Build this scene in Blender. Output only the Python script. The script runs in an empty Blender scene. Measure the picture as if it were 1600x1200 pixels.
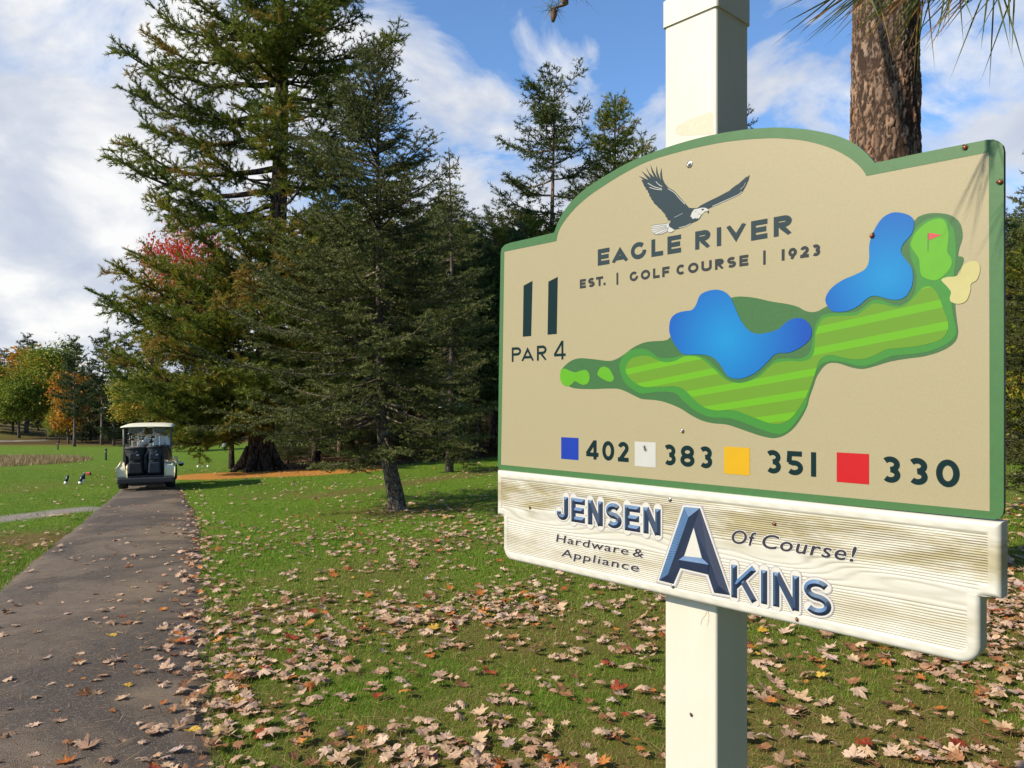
import bpy, bmesh, math, random
import numpy as np
from mathutils import Vector, Matrix
random.seed(11)
RNG = np.random.default_rng(11)
SC = bpy.context.scene
COL = SC.collection
R = math.radians
# ------------------------------------------------------------------ camera geometry
F = 1201.0; HX, HY = 800.0, 620.0; EYE = 1.5
CAM = np.array([0.0, 0.0, EYE])
def ray(px, py): return np.array([(px-HX)/F, 1.0, (HY-py)/F])
def at(px, py, Y): return CAM + ray(px, py)*Y
def sstep(x, a, b):
    t = np.clip((x-a)/(b-a), 0, 1); return t*t*(3-2*t)
def gz(X, Y):
    X = np.asarray(X, float); Y = np.asarray(Y, float)
    u = X + 0.45*Y - 1.0
    Yc = np.minimum(Y, 60) + np.maximum(Y-60, 0)*0.35
    z = -0.040*Yc
    rise = 0.045*np.log1p(np.exp(np.clip(u*1.2, -30, 30)))/1.2
    rise = np.minimum(rise, 0.9 + 0.01*rise)
    z = z + rise*np.clip((Y+6)/9, 0, 1)
    # bank on the far left, beyond the fairway
    z = z + 3.2*sstep(-X-0.52*Y, 2, 26)*sstep(Y, 58, 95)
    z = z + 0.03*np.sin(X*0.33+1.3)*np.sin(Y*0.21+0.5)*np.clip(Y/14-0.3, 0, 1.4)
    return z
def G(px, py):
    d = ray(px, py); t = 2.0
    lo, hi = 0.5, 400.0
    f = lambda t: EYE + d[2]*t - float(gz(d[0]*t, t))
    ts = np.geomspace(0.8, 300, 500)
    v = EYE + d[2]*ts - gz(d[0]*ts, ts)
    i = np.argmax(v < 0)
    lo, hi = ts[max(i-1, 0)], ts[i]
    for _ in range(40):
        m = (lo+hi)/2
        if f(m) > 0: lo = m
        else: hi = m
    return CAM + d*hi
# ------------------------------------------------------------------ object helpers
def tag(o, label=None, cat=None, group=None, kind=None):
    if label: o['label'] = label
    if cat: o['category'] = cat
    if group: o['group'] = group
    if kind: o['kind'] = kind
    return o
def empty(name, loc=(0, 0, 0), rz=0, parent=None):
    o = bpy.data.objects.new(name, None); COL.objects.link(o)
    o.location = loc; o.rotation_euler = (0, 0, rz); o.parent = parent
    o.empty_display_size = 0.2
    return o
def obj(name, me, parent=None):
    o = bpy.data.objects.new(name, me); COL.objects.link(o); o.parent = parent
    return o
class MB:
    """collects verts / faces / material indices, builds one mesh object"""
    def __init__(s): s.v = []; s.f = []; s.m = []
    def add(s, vs, fs, mi=0):
        b = len(s.v); s.v.extend([tuple(map(float, p)) for p in vs])
        for f in fs: s.f.append([b+i for i in f]); s.m.append(mi)
    def box(s, c, d, mi=0, rz=0, rx=0, taper=1.0):
        x, y, z = d[0]/2, d[1]/2, d[2]/2
        vs = [(-x,-y,-z),(x,-y,-z),(x,y,-z),(-x,y,-z),(-x*taper,-y*taper,z),(x*taper,-y*taper,z),(x*taper,y*taper,z),(-x*taper,y*taper,z)]
        M = Matrix.Translation(c) @ Matrix.Rotation(rz,4,'Z') @ Matrix.Rotation(rx,4,'X')
        s.add([M@Vector(v) for v in vs], [(0,3,2,1),(4,5,6,7),(0,1,5,4),(1,2,6,5),(2,3,7,6),(3,0,4,7)], mi)
    def tube(s, pts, rad, n=8, mi=0, caps=True):
        pts = [np.array(p, float) for p in pts]
        if not hasattr(rad, '__len__'): rad = [rad]*len(pts)
        vs = []; up = np.array([0.13, 0.31, 0.94])
        for i, p in enumerate(pts):
            a = pts[min(i+1, len(pts)-1)] - pts[max(i-1, 0)]
            a = a/(np.linalg.norm(a)+1e-9)
            if abs(a@up) > 0.97: up = np.array([0.9, 0.2, 0.1])
            e1 = np.cross(a, up); e1 /= np.linalg.norm(e1); e2 = np.cross(a, e1)
            for k in range(n):
                t = 2*math.pi*k/n
                vs.append(p + rad[i]*(e1*math.cos(t)+e2*math.sin(t)))
        fs = []
        for i in range(len(pts)-1):
            for k in range(n):
                k2 = (k+1) % n
                fs.append((i*n+k, i*n+k2, (i+1)*n+k2, (i+1)*n+k))
        if caps:
            fs.append(tuple(range(n-1, -1, -1))); fs.append(tuple((len(pts)-1)*n+k for k in range(n)))
        s.add(vs, fs, mi)
    def lathe(s, prof, n=16, M=None, mi=0):
        M = M or Matrix()
        vs = []
        for r, z in prof:
            for k in range(n):
                t = 2*math.pi*k/n
                vs.append(M @ Vector((r*math.cos(t), r*math.sin(t), z)))
        fs = []
        for i in range(len(prof)-1):
            for k in range(n):
                k2 = (k+1) % n
                fs.append((i*n+k, i*n+k2, (i+1)*n+k2, (i+1)*n+k))
        fs.append(tuple(range(n-1, -1, -1))); fs.append(tuple((len(prof)-1)*n+k for k in range(n)))
        s.add(vs, fs, mi)
    def build(s, name, mats, parent=None, off=None, smooth=False, bevel=0, seg=2):
        me = bpy.data.meshes.new(name)
        v = np.array(s.v, float)
        if off is not None: v = v - np.array(off, float)
        me.from_pydata([tuple(p) for p in v], [], s.f)
        if not isinstance(mats, (list, tuple)): mats = [mats]
        for m in mats: me.materials.append(m)
        me.polygons.foreach_set('material_index', s.m)
        if smooth: me.polygons.foreach_set('use_smooth', [True]*len(me.polygons))
        me.update()
        o = obj(name, me, parent)
        if bevel:
            b = o.modifiers.new('bevel', 'BEVEL'); b.width = bevel; b.segments = seg; b.limit_method = 'ANGLE'; b.angle_limit = R(40)
            b.harden_normals = False
        return o
def tri_soup(name, V, mat, tint=None, extra=None):
    """V (M,3,3) triangles; tint (M,) float attribute; extra: MB merged with material slot 1"""
    me = bpy.data.meshes.new(name)
    M = len(V)
    v = V.reshape(-1, 3).astype(np.float32)
    me.vertices.add(M*3); me.vertices.foreach_set('co', v.ravel())
    me.loops.add(M*3); me.loops.foreach_set('vertex_index', np.arange(M*3, dtype=np.int32))
    me.polygons.add(M); me.polygons.foreach_set('loop_start', np.arange(0, M*3, 3, dtype=np.int32))
    me.update(calc_edges=True)
    if tint is not None:
        a = me.attributes.new('tint', 'FLOAT', 'POINT')
        a.data.foreach_set('value', np.repeat(tint, 3).astype(np.float32))
    for m in (mat if isinstance(mat, (list, tuple)) else [mat]): me.materials.append(m)
    return me
# ------------------------------------------------------------------ materials
def nt(name):
    m = bpy.data.materials.new(name); m.use_nodes = True
    t = m.node_tree; t.nodes.clear()
    return m, t, t.nodes, t.links
class N:
    def __init__(s, tree): s.t = tree
    def __call__(s, typ, ins=None, **kw):
        n = s.t.nodes.new(typ)
        for k, v in kw.items(): setattr(n, k, v)
        for k, v in (ins or {}).items():
            if isinstance(v, bpy.types.NodeSocket): s.t.links.new(v, n.inputs[k])
            else: n.inputs[k].default_value = v
        return n
def rgba(c): return (c[0], c[1], c[2], 1)
def srgb(r, g, b):
    f = lambda c: ((c/255+0.055)/1.055)**2.4 if c/255 > 0.04045 else c/255/12.92
    return (f(r), f(g), f(b))
def ramp(n, fac, stops, interp='LINEAR'):
    r = n('ShaderNodeValToRGB', {'Fac': fac}); cr = r.color_ramp; cr.interpolation = interp
    while len(cr.elements) < len(stops): cr.elements.new(0.5)
    for e, (p, c) in zip(cr.elements, stops):
        e.position = p; e.color = rgba(c) if hasattr(c, '__len__') else (c, c, c, 1)
    return r.outputs['Color']
def mixc(n, fac, a, b, mode='MIX'):
    m = n('ShaderNodeMix', data_type='RGBA', blend_type=mode)
    for i, v in ((0, fac), (6, a), (7, b)):
        if isinstance(v, bpy.types.NodeSocket): n.t.links.new(v, m.inputs[i])
        else: m.inputs[i].default_value = rgba(v) if hasattr(v, '__len__') else v
    return m.outputs[2]
def math_(n, op, a, b=0.0, clamp=False):
    m = n('ShaderNodeMath', operation=op, use_clamp=clamp)
    for i, v in ((0, a), (1, b)):
        if isinstance(v, bpy.types.NodeSocket): n.t.links.new(v, m.inputs[i])
        else: m.inputs[i].default_value = v
    return m.outputs[0]
def noise(n, vec, scale, detail=4, rough=0.55, dist=0.0):
    q = n('ShaderNodeTexNoise', {'Scale': scale, 'Detail': detail, 'Roughness': rough, 'Distortion': dist})
    if vec is not None: n.t.links.new(vec, q.inputs['Vector'])
    return q.outputs['Fac']
def mapping(n, vec, scale=(1, 1, 1), rot=(0, 0, 0), loc=(0, 0, 0)):
    q = n('ShaderNodeMapping', {'Scale': scale, 'Rotation': rot, 'Location': loc})
    n.t.links.new(vec, q.inputs['Vector']); return q.outputs['Vector']
def out(n, surf): n('ShaderNodeOutputMaterial', {'Surface': surf})
def bump(n, h, s, d=0.01):
    return n('ShaderNodeBump', {'Height': h, 'Strength': s, 'Distance': d}).outputs['Normal']
def princ(n, col, rough=0.5, nrm=None, **kw):
    ins = {'Base Color': col if isinstance(col, bpy.types.NodeSocket) else rgba(col), 'Roughness': rough}
    if nrm is not None: ins['Normal'] = nrm
    for k, v in kw.items(): ins[k.replace('_', ' ')] = v
    return n('ShaderNodeBsdfPrincipled', ins).outputs[0]
def paint(name, col, rough=0.5, var=0.12, scale=30, bmp=0.0, bscale=400, spec=0.5, metal=0.0):
    """a painted / plastic / printed surface with faint mottling"""
    m, t, ns, l = nt(name); n = N(t)
    co = n('ShaderNodeTexCoord').outputs['Object']
    f = noise(n, co, scale, 5)
    c = ramp(n, f, [(0.3, tuple(max(0, x*(1-var)) for x in col)), (0.7, tuple(min(1, x*(1+var)) for x in col))])
    nr = bump(n, noise(n, co, bscale, 2), bmp, 0.002) if bmp else None
    out(n, princ(n, c, rough, nr, Specular_IOR_Level=spec, Metallic=metal)); return m
def foliage(name, stops, trans=0.3, rough=0.6):
    """leaf / needle surface: colour chosen by the 'tint' attribute of each shoot"""
    m, t, ns, l = nt(name); n = N(t)
    a = n('ShaderNodeAttribute', attribute_name='tint').outputs['Fac']
    oi = n('ShaderNodeObjectInfo').outputs['Random']
    a2 = math_(n, 'ADD', a, math_(n, 'MULTIPLY', math_(n, 'SUBTRACT', oi, 0.5), 0.16))
    c = ramp(n, a2, stops)
    p = princ(n, c, rough, Specular_IOR_Level=0.25)
    tr = n('ShaderNodeBsdfTranslucent', {'Color': c}).outputs[0]
    mx = n('ShaderNodeMixShader', {0: trans}); l.new(p, mx.inputs[1]); l.new(tr, mx.inputs[2])
    out(n, mx.outputs[0]); return m
def bark(name, dark, light, sx=6, sz=1.4, strength=0.9, dist=0.03, lich=None):
    m, t, ns, l = nt(name); n = N(t)
    co = n('ShaderNodeTexCoord').outputs['Object']
    wob = n('ShaderNodeTexNoise', {'Scale': sx*0.8, 'Detail': 3}); l.new(co, wob.inputs['Vector'])
    v0 = n('ShaderNodeVectorMath', operation='MULTIPLY_ADD'); l.new(wob.outputs['Color'], v0.inputs[0]); v0.inputs[1].default_value = (0.12, 0.12, 0.2); l.new(co, v0.inputs[2])
    v = mapping(n, v0.outputs[0], (sx, sx, sz))
    vo = n('ShaderNodeTexVoronoi', {'Scale': 2.6, 'Randomness': 1.0}, feature='DISTANCE_TO_EDGE'); l.new(v, vo.inputs['Vector'])
    vc = n('ShaderNodeTexVoronoi', {'Scale': 2.6}); l.new(v, vc.inputs['Vector'])
    fis = ramp(n, vo.outputs['Distance'], [(0.0, 0), (0.16, 1)])
    fine = noise(n, mapping(n, co, (sx*6, sx*6, sx*3)), 2.0, 6, 0.7)
    pc = mixc(n, n('ShaderNodeSeparateColor', {'Color': vc.outputs['Color']}).outputs[0], tuple(x*0.75 for x in light), tuple(min(1, x*1.2) for x in light))
    pc = mixc(n, math_(n, 'MULTIPLY', fine, 0.9), pc, tuple(x*0.45 for x in light))
    if lich is not None: pc = mixc(n, ramp(n, noise(n, co, 9, 5), [(0.52, 0), (0.66, 0.8)]), pc, lich)
    c = mixc(n, fis, dark, pc)
    h = math_(n, 'ADD', fis, math_(n, 'MULTIPLY', fine, 0.5))
    out(n, princ(n, c, 0.9, bump(n, h, strength, dist), Specular_IOR_Level=0.2)); return m
# ------------------------------------------------------------------ sign plane
TH = math.atan2(1120.0, F)
EU = np.array([math.sin(TH), -math.cos(TH), 0.0])      # along the boards, towards the right / near end
EV = np.array([0, 0, 1.0])
EN = np.array([-math.cos(TH), -math.sin(TH), 0.0])     # out of the boards
O0 = at(788, 620, 2.073)
def S(px, py, w=0.0):
    d = ray(px, py); p0 = O0 + w*EN
    t = ((p0-CAM)@EN)/(d@EN)
    p = CAM + d*t
    return np.array([(p-O0)@EU, p[2]])
def Wp(u, v, w): return O0 + u*EU + (v-EYE)*EV + w*EN
def zc(x0, y0, s, pts): return [(x0+x/s, y0+y/s) for x, y in pts]
def smooth_closed(P, k=6):
    P = np.array(P, float); n = len(P); o = []
    for i in range(n):
        p0, p1, p2, p3 = P[i-1], P[i], P[(i+1) % n], P[(i+2) % n]
        for j in range(k):
            t = j/k
            o.append(0.5*((2*p1)+(-p0+p2)*t+(2*p0-5*p1+4*p2-p3)*t*t+(-p0+3*p1-3*p2+p3)*t**3))
    return np.array(o)
def smooth_open(P, k=6):
    P = np.array(P, float); n = len(P); o = []
    for i in range(n-1):
        p0, p1, p2, p3 = P[max(i-1, 0)], P[i], P[i+1], P[min(i+2, n-1)]
        for j in range(k):
            t = j/k
            o.append(0.5*((2*p1)+(-p0+p2)*t+(2*p0-5*p1+4*p2-p3)*t*t+(-p0+3*p1-3*p2+p3)*t**3))
    o.append(P[-1]); return np.array(o)
class Sheet(MB):
    """flat printed shapes on the plane of the boards (u, v) at height w"""
    def poly(s, uv, w, mi=0):
        vs = [Wp(u, v, w) for u, v in uv]
        bm = bmesh.new(); bvs = [bm.verts.new(p) for p in vs]
        for i in range(len(bvs)): bm.edges.new((bvs[i], bvs[(i+1) % len(bvs)]))
        r = bmesh.ops.triangle_fill(bm, use_beauty=True, use_dissolve=False, edges=bm.edges[:], normal=Vector(EN))
        bm.verts.index_update()
        fs = []
        for f in bm.faces:
            ids = [v.index for v in f.verts]
            if f.normal.dot(Vector(EN)) < 0: ids.reverse()
            fs.append(ids)
        s.add([v.co for v in bm.verts], fs, mi); bm.free()
    def ring(s, outer, inner, w, mi=0):
        vs = [Wp(u, v, w) for u, v in outer]+[Wp(u, v, w) for u, v in inner]
        n1, n2 = len(outer), len(inner)
        bm = bmesh.new(); b = [bm.verts.new(p) for p in vs]
        for i in range(n1): bm.edges.new((b[i], b[(i+1) % n1]))
        for i in range(n2): bm.edges.new((b[n1+i], b[n1+(i+1) % n2]))
        bmesh.ops.triangle_fill(bm, use_beauty=True, edges=bm.edges[:], normal=Vector(EN))
        bm.verts.index_update(); fs = []
        for f in bm.faces:
            ids = [v.index for v in f.verts]
            if f.normal.dot(Vector(EN)) < 0: ids.reverse()
            fs.append(ids)
        s.add([v.co for v in bm.verts], fs, mi); bm.free()
    def stroke(s, L, Rr, w, mi=0):
        n = len(L)
        vs = [Wp(u, v, w) for u, v in L]+[Wp(u, v, w) for u, v in Rr]
        s.add(vs, [(i, i+1, n+i+1, n+i)[::-1] for i in range(n-1)], mi)
def rails(P, t, closed=False):
    P = np.array(P, float); n = len(P); L = []; Rr = []
    for i in range(n):
        if closed: a, b, c = P[(i-1) % (n-1)] if i in (0, n-1) else P[i-1], P[i], P[1] if i in (0, n-1) else P[i+1]
        else: a, b, c = P[max(i-1, 0)], P[i], P[min(i+1, n-1)]
        d1 = b-a; d2 = c-b
        d1 = d1/np.linalg.norm(d1) if np.linalg.norm(d1) > 1e-9 else None
        d2 = d2/np.linalg.norm(d2) if np.linalg.norm(d2) > 1e-9 else None
        if d1 is None: d1 = d2
        if d2 is None: d2 = d1
        n1 = np.array([-d1[1], d1[0]]); n2 = np.array([-d2[1], d2[0]])
        m = n1+n2; m = m/np.linalg.norm(m) if np.linalg.norm(m) > 1e-6 else n1
        k = min(1/max(m@n1, 0.25), 3.0)
        L.append(b+m*k*t/2); Rr.append(b-m*k*t/2)
    return np.array(L), np.array(Rr)
def arc(cx, cy, rx, ry, a0, a1, n=18):
    return [(cx+rx*math.cos(R(a0+(a1-a0)*i/n)), cy+ry*math.sin(R(a0+(a1-a0)*i/n))) for i in range(n+1)]
def glyph(ch, w, t):
    """centre lines of a letter in a box w wide and 1 high, stroke t"""
    h = t/2; rx = (w-t)/2; ry = (1-t)/2; q = (1-t)/4; cx = w/2
    if ch == 'E': return [[(h,0),(h,1)], [(h,h),(w,h)], [(h,.5),(w*.93,.5)], [(h,1-h),(w,1-h)]]
    if ch == 'F': return [[(h,0),(h,1)], [(h,.47),(w*.9,.47)], [(h,1-h),(w,1-h)]]
    if ch == 'L': return [[(h,0),(h,1)], [(h,h),(w,h)]]
    if ch == 'I' or ch == '|': return [[(cx,0),(cx,1)]]
    if ch == '1': return [[(cx,0),(cx,1)]]
    if ch == 'T': return [[(cx,0),(cx,1-h)], [(0,1-h),(w,1-h)]]
    if ch == 'A':
        ap = 1-t*1.15; a = h*1.1
        return [[(a-.02,-.0),(cx,ap),(w-a+.02,0)], [(w*.22,.27),(w*.78,.27)]]
    if ch == 'V': return [[(h*1.1,1),(cx,t*1.15),(w-h*1.1,1)]]
    if ch == 'O' or ch == '0': return [arc(cx,.5,rx,ry,0,360,30)]
    if ch == 'C': return [arc(cx,.5,rx,ry,45,315,26)]
    if ch == 'G': return [arc(cx,.5,rx,ry,45,360,28)]
    if ch == 'U': return [[(h,1),(h,.4)]+arc(cx,.35,rx,.35-h,180,360,16)+[(w-h,.4),(w-h,1)]]
    if ch == 'P': return [[(h,0),(h,1)], [(h,1-h)]+arc(w*.55,.71,w*.45-h,.29-h,90,-90,14)+[(h,.42+h)]]
    if ch == 'R': return [[(h,0),(h,1)], [(h,1-h)]+arc(w*.55,.71,w*.42-h,.29-h,90,-90,14)+[(h,.42+h)], [(w*.42,.46),(w-h*1.05,0)]]
    if ch == 'S': return [arc(cx,.5+q,rx,q,35,270,16)+arc(cx,.5-q,rx,q,90,-145,16)[1:]]
    if ch == '3': return [arc(cx*.95,.5+q,rx,q,140,-90,16), arc(cx,.5-q,rx,q,90,-140,16)]
    if ch == '8': return [arc(cx,.5+q*.98,rx*.9,q*.98,-90,270,22), arc(cx,.5-q,rx,q,-90,270,22)]
    if ch == '2': return [arc(cx,1-h-rx*.9,rx,rx*.9,165,-25,14)+[(t*.75,h*1.1)], [(0,h),(w,h)]]
    if ch == '5': return [[(w*.92,1-h),(h*1.3,1-h),(h*1.1,.52)], [(h*1.1,.56)]+arc(cx*.95,.31,rx*1.03,.31-h,105,-140,16)]
    if ch == '4': return [[(w*.72,0),(w*.72,1)], [(w*.72-h*.2,1-h*.6),(h*.5,.27)], [(0,.25),(w,.25)]]
    if ch == '9': return [arc(cx,1-h-rx,rx,rx,0,360,22), [(w-h*1.1,1-h-rx*1.15),(w*.38,0)]]
    if ch == 'J': return [[(w-h,1),(w-h,.3)]+arc(cx,.3,rx,.3-h,0,-180,14)[1:]+[(h,.36)]]
    if ch == 'N': return [[(h,0),(h,1)], [(w-h,0),(w-h,1)], [(h*1.1,1-h*.2),(w-h*1.1,h*.2)]]
    if ch == 'K': return [[(h,0),(h,1)], [(h*1.3,.36),(w-h*1.2,1)], [(w*.42,.58),(w-h*1.1,0)]]
    if ch == '.': return [[(cx,0),(cx,t)]]
    return []
def ux(px, w=0.0): return S(px, 600, w)[0]
def line_of(sheet, letters, base, cap, tw, w, mi=0, order=0):
    """letters: (char, px left, px right[, cap scale]); base / cap: v of baseline and cap height; tw: stroke in m"""
    H = cap-base; k = 0
    for L in letters:
        ch, x0, x1 = L[:3]; hs = H*(L[3] if len(L) > 3 else 1.0)
        u0, u1 = ux(x0, w), ux(x1, w)
        if ch == '.': hs = H
        for st in glyph(ch, (u1-u0)/hs, tw/hs):
            st = np.array(st)
            cl = np.allclose(st[0], st[-1])
            Lr, Rr = rails(st, tw/hs, cl)
            Lr[:, 1] = np.clip(Lr[:, 1], 0, 1); Rr[:, 1] = np.clip(Rr[:, 1], 0, 1)
            a = np.c_[u0+Lr[:, 0]*hs, base+Lr[:, 1]*hs]; b = np.c_[u0+Rr[:, 0]*hs, base+Rr[:, 1]*hs]
            sheet.stroke(a, b, w+0.00004*(k % 6), mi); k += 1
# ------------------------------------------------------------------ sign materials
def prn(r, g, b, k=0.45): return tuple(x*k for x in srgb(r, g, b))
m_tan = paint('sign_tan_print', prn(205,192,153), 0.42, 0.06, 420, 0.15, 900, spec=0.3)
m_border = paint('sign_green_border', prn(88,140,84), 0.40, 0.05, 60, 0.12, 900, spec=0.3)
m_edge = paint('panel_edge', (0.02,0.02,0.02), 0.5)
m_slate = paint('lettering_slate', prn(64,82,90), 0.45, 0.05, spec=0.12)
m_ink = paint('lettering_dark_teal', prn(18,52,56), 0.45, 0.05, spec=0.12)
m_grey = paint('lettering_grey', prn(70,76,80), 0.45, 0.05, spec=0.12)
m_blueprint = paint('marker_blue', prn(12,66,200), 0.45, 0.03, spec=0.3)
m_whiteprint = paint('marker_white', prn(235,235,232), 0.45, 0.03, spec=0.3)
m_yellowprint = paint('marker_yellow', prn(250,196,8), 0.45, 0.03, spec=0.3)
m_redprint = paint('marker_red', prn(228,6,26), 0.45, 0.03, spec=0.3)
m_rough = paint('map_rough', prn(72,128,70), 0.45, 0.07, 200, spec=0.3)
m_fringe = paint('map_fringe', prn(72,160,58), 0.45, 0.05, 200, spec=0.3)
m_tee = paint('map_tee', prn(112,200,30), 0.45, 0.04, spec=0.3)
m_sand = paint('map_sand', prn(228,220,150), 0.45, 0.05, spec=0.3)
m_feather = paint('eagle_slate', prn(66,84,94), 0.45, 0.04, spec=0.12)
m_steel = paint('bolt_steel', (0.45,0.43,0.40), 0.25, 0.1, metal=1.0)
def stripe_mat():
    a = S(*zc(1040,440,4.615,[(160,815)])[0]); b = S(*zc(1040,440,4.615,[(1065,655)])[0])
    k = (b[1]-a[1])/(b[0]-a[0])
    m, t, ns, l = nt('map_fairway'); n = N(t)
    at_ = n('ShaderNodeAttribute', attribute_name='uvp').outputs['Vector']
    sp = n('ShaderNodeSeparateXYZ', {0: at_})
    q = math_(n, 'SUBTRACT', sp.outputs[1], math_(n, 'MULTIPLY', sp.outputs[0], k))
    q0 = a[1]-k*a[0]
    a2 = S(*zc(1040,440,4.615,[(700,705)])[0]); a3 = S(*zc(1040,440,4.615,[(700,845)])[0])
    per = abs(a2[1]-a3[1])
    fr = math_(n, 'FRACT', math_(n, 'DIVIDE', math_(n, 'ADD', math_(n, 'SUBTRACT', q, q0), 50*per+0.17*per), per))
    fac = math_(n, 'LESS_THAN', fr, 0.36)
    c = mixc(n, fac, prn(122,176,48), prn(124,204,36))
    out(n, princ(n, c, 0.45, Specular_IOR_Level=0.22)); return m
def pond_mat(name, c0, rad):
    m, t, ns, l = nt(name); n = N(t)
    at_ = n('ShaderNodeAttribute', attribute_name='uvp').outputs['Vector']
    d = n('ShaderNodeVectorMath', operation='DISTANCE'); l.new(at_, d.inputs[0]); d.inputs[1].default_value = (c0[0], c0[1], 0)
    c = ramp(n, math_(n, 'DIVIDE', d.outputs['Value'], rad), [(0.0, prn(20,165,240)), (1.0, prn(14,92,210))])
    out(n, princ(n, c, 0.42, Specular_IOR_Level=0.22)); return m
def add_uvp(o):
    me = o.data; a = me.attributes.new('uvp', 'FLOAT_VECTOR', 'POINT')
    off = np.array(BASE)
    dat = []
    for v in me.vertices:
        p = np.array(v.co)+off
        dat += [(p-O0)@EU, p[2], 0.0]
    a.data.foreach_set('vector', dat)
# ------------------------------------------------------------------ post
PW = -0.026                                              # front face of the post behind the printed board
uL, uR = ux(1038.5, PW), ux(1120, PW); pw = uR-uL
# depth so that the far edge of the shaded face lands right
pb = Wp(uR, EYE, PW); best = 0.127
for dd in np.linspace(0.08, 0.2, 200):
    q = pb-dd*EN
    if HX+F*q[0]/q[1] > 1169: best = dd; break
pd = best
pc2 = Wp((uL+uR)/2, 0, PW-pd/2)
BASE = (pc2[0], pc2[1], float(gz(pc2[0], pc2[1])))
sign = empty('tee_sign', BASE)
tag(sign, 'golf tee sign with tan course map board and white sponsor board on a cream post', 'sign')
def post_prism(m, cu, u0, u1, w0, w1, v0, v1, r, seg=4, mi=0, top=None):
    ring = []
    for (cx, cy, a) in ((u1-r, w1-r, 0), (u0+r, w1-r, 90), (u0+r, w0+r, 180), (u1-r, w0+r, 270)):
        for i in range(seg+1):
            t = R(a+90*i/seg); ring.append((cx+r*math.cos(t), cy+r*math.sin(t)))
    k = len(ring)
    vs = [Wp(u, v0, w) for u, w in ring]+[Wp(u, v1, w) for u, w in ring]
    fs = [(i, (i+1) % k, k+(i+1) % k, k+i) for i in range(k)]
    cu_, cw_ = (u0+u1)/2, (w0+w1)/2
    if top is None: fs += [tuple(range(k))[::-1], tuple(range(k, 2*k))]
    else:
        ins = [(cu_+(u-cu_)*0.9, cw_+(w-cw_)*0.9) for u, w in ring]
        vs += [Wp(u, v1+0.006, w) for u, w in ins]+[Wp(cu_, v1+top, cw_)]
        fs += [(k+i, k+(i+1) % k, 2*k+(i+1) % k, 2*k+i) for i in range(k)]
        fs += [(2*k+i, 2*k+(i+1) % k, 3*k) for i in range(k)]
        fs += [tuple(range(k))[::-1]]
    m.add(vs, fs, mi)
def vinyl():
    m, t, ns, l = nt('cream_vinyl'); n = N(t)
    co = n('ShaderNodeTexCoord').outputs['Object']
    big = noise(n, mapping(n, co, (5,5,1.6)), 3, 5, 0.6)
    c = ramp(n, big, [(0.3, prn(242,234,216,.57)), (0.7, prn(248,242,228,.57))])
    sp = noise(n, co, 260, 2)
    c = mixc(n, ramp(n, sp, [(0.72, 0), (0.77, 0.55)]), c, srgb(140,110,80))
    # a worn oval scuff above the board
    sv = mapping(n, co, (1/0.036, 1/0.036, 1/0.017), (0,0,0))
    d = n('ShaderNodeVectorMath', operation='DISTANCE'); l.new(co, d.inputs[0])
    out(n, princ(n, c, 0.38, bump(n, noise(n, co, 90, 3), 0.04, 0.002))); return m
m_vinyl = vinyl()
mb = MB(); post_prism(mb, 0, uL, uR, PW-pd, PW, BASE[2]-0.4, 2.47, 0.006)
post = mb.build('post', m_vinyl, sign, BASE)
# cap: lower rim where the photograph shows it
cv = S(1039, 44, PW)[1]
mb = MB(); e = 0.004
post_prism(mb, 0, uL-e, uR+e, PW-pd-e, PW+e, cv, cv+0.058, 0.007, top=0.03)
post_cap = mb.build('post_cap', m_vinyl, post, BASE)
# scuff on the post above the board: a worn rim in slightly darker vinyl
m_scuff = paint('scuffed_vinyl', prn(238,225,200,.545), 0.6, 0.06, 120)
sh = Sheet()
sc = zc(1000,0,2.667,[(145,545),(160,522),(200,500),(250,482),(302,468),(303,520),(303,556),(250,562),(190,566),(155,560)])
sh.poly(smooth_closed([S(x, y, PW) for x, y in sc], 4), PW+0.0003)
sh.build('scuff_mark', m_scuff, post, BASE)
m_crack = paint('hairline_crack', srgb(120,96,70), 0.7)
sh = Sheet()
for pts in (zc(1020,900,2.759,[(207,212),(212,190),(225,172),(238,150),(242,180),(236,215)]),):
    L, Rr = rails(smooth_open([S(x, y, PW) for x, y in pts], 4), 0.0007); sh.stroke(L, Rr, PW+0.0003)
sh.build('crack', m_crack, post, BASE)
# ------------------------------------------------------------------ printed hole board
outer_px = [(778,727),(779,640),(780.5,520),(782.5,395),(784,388),(789,382.5),(797,379.5)]
outer_px += [(832,371.5),(866,363.3)]
outer_arc = [(866.2,362.7),(871.5,349),(880,332),(893,314.7),(909,299.5),(930,284.5),(957,268),(989,250.7),(1040,231),(1080,218.8),(1118,209.8),(1160,203),(1190,200.2),(1220,199.3),(1262,202.3),(1300,210),(1322,217.5),(1336,225),(1350,236),(1360,246),(1367,254.6)]
oa = smooth_open(outer_arc, 4)
outer_px += [tuple(p) for p in oa]
outer_px += [(1450,236.5),(1543,218.2),(1553,218),(1561,221),(1566.5,226.5),(1568.5,236)]
outer_px += [(1568.5,500),(1568.5,795),(1567,804),(1562,810),(1553,811.8)]
outer_px += [(1160,773.5),(788,735.5),(781,733.5),(778.3,730)]
inner_px = [(782.7,726),(785.5,560),(788,393.3),(869.3,376.8)]
ia = smooth_open([(869.5,376),(873,361),(882.5,345),(898.5,325.5),(920,306.5),(941,292),(973,272),(1013,252),(1066,236),(1120,224),(1160,218.6),(1190,216.4),(1217,216),(1256,219.7),(1292,229),(1319.5,241.9),(1338.8,255.6),(1349.8,268),(1353.7,275)], 4)
inner_px += [tuple(p) for p in ia]+[(1545,237.8),(1546,520),(1546.4,798.8)]
OUT = [S(x, y) for x, y in outer_px]; INN = [S(x, y) for x, y in inner_px]
OUT = OUT[::-1]; INN = INN[::-1]
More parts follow.
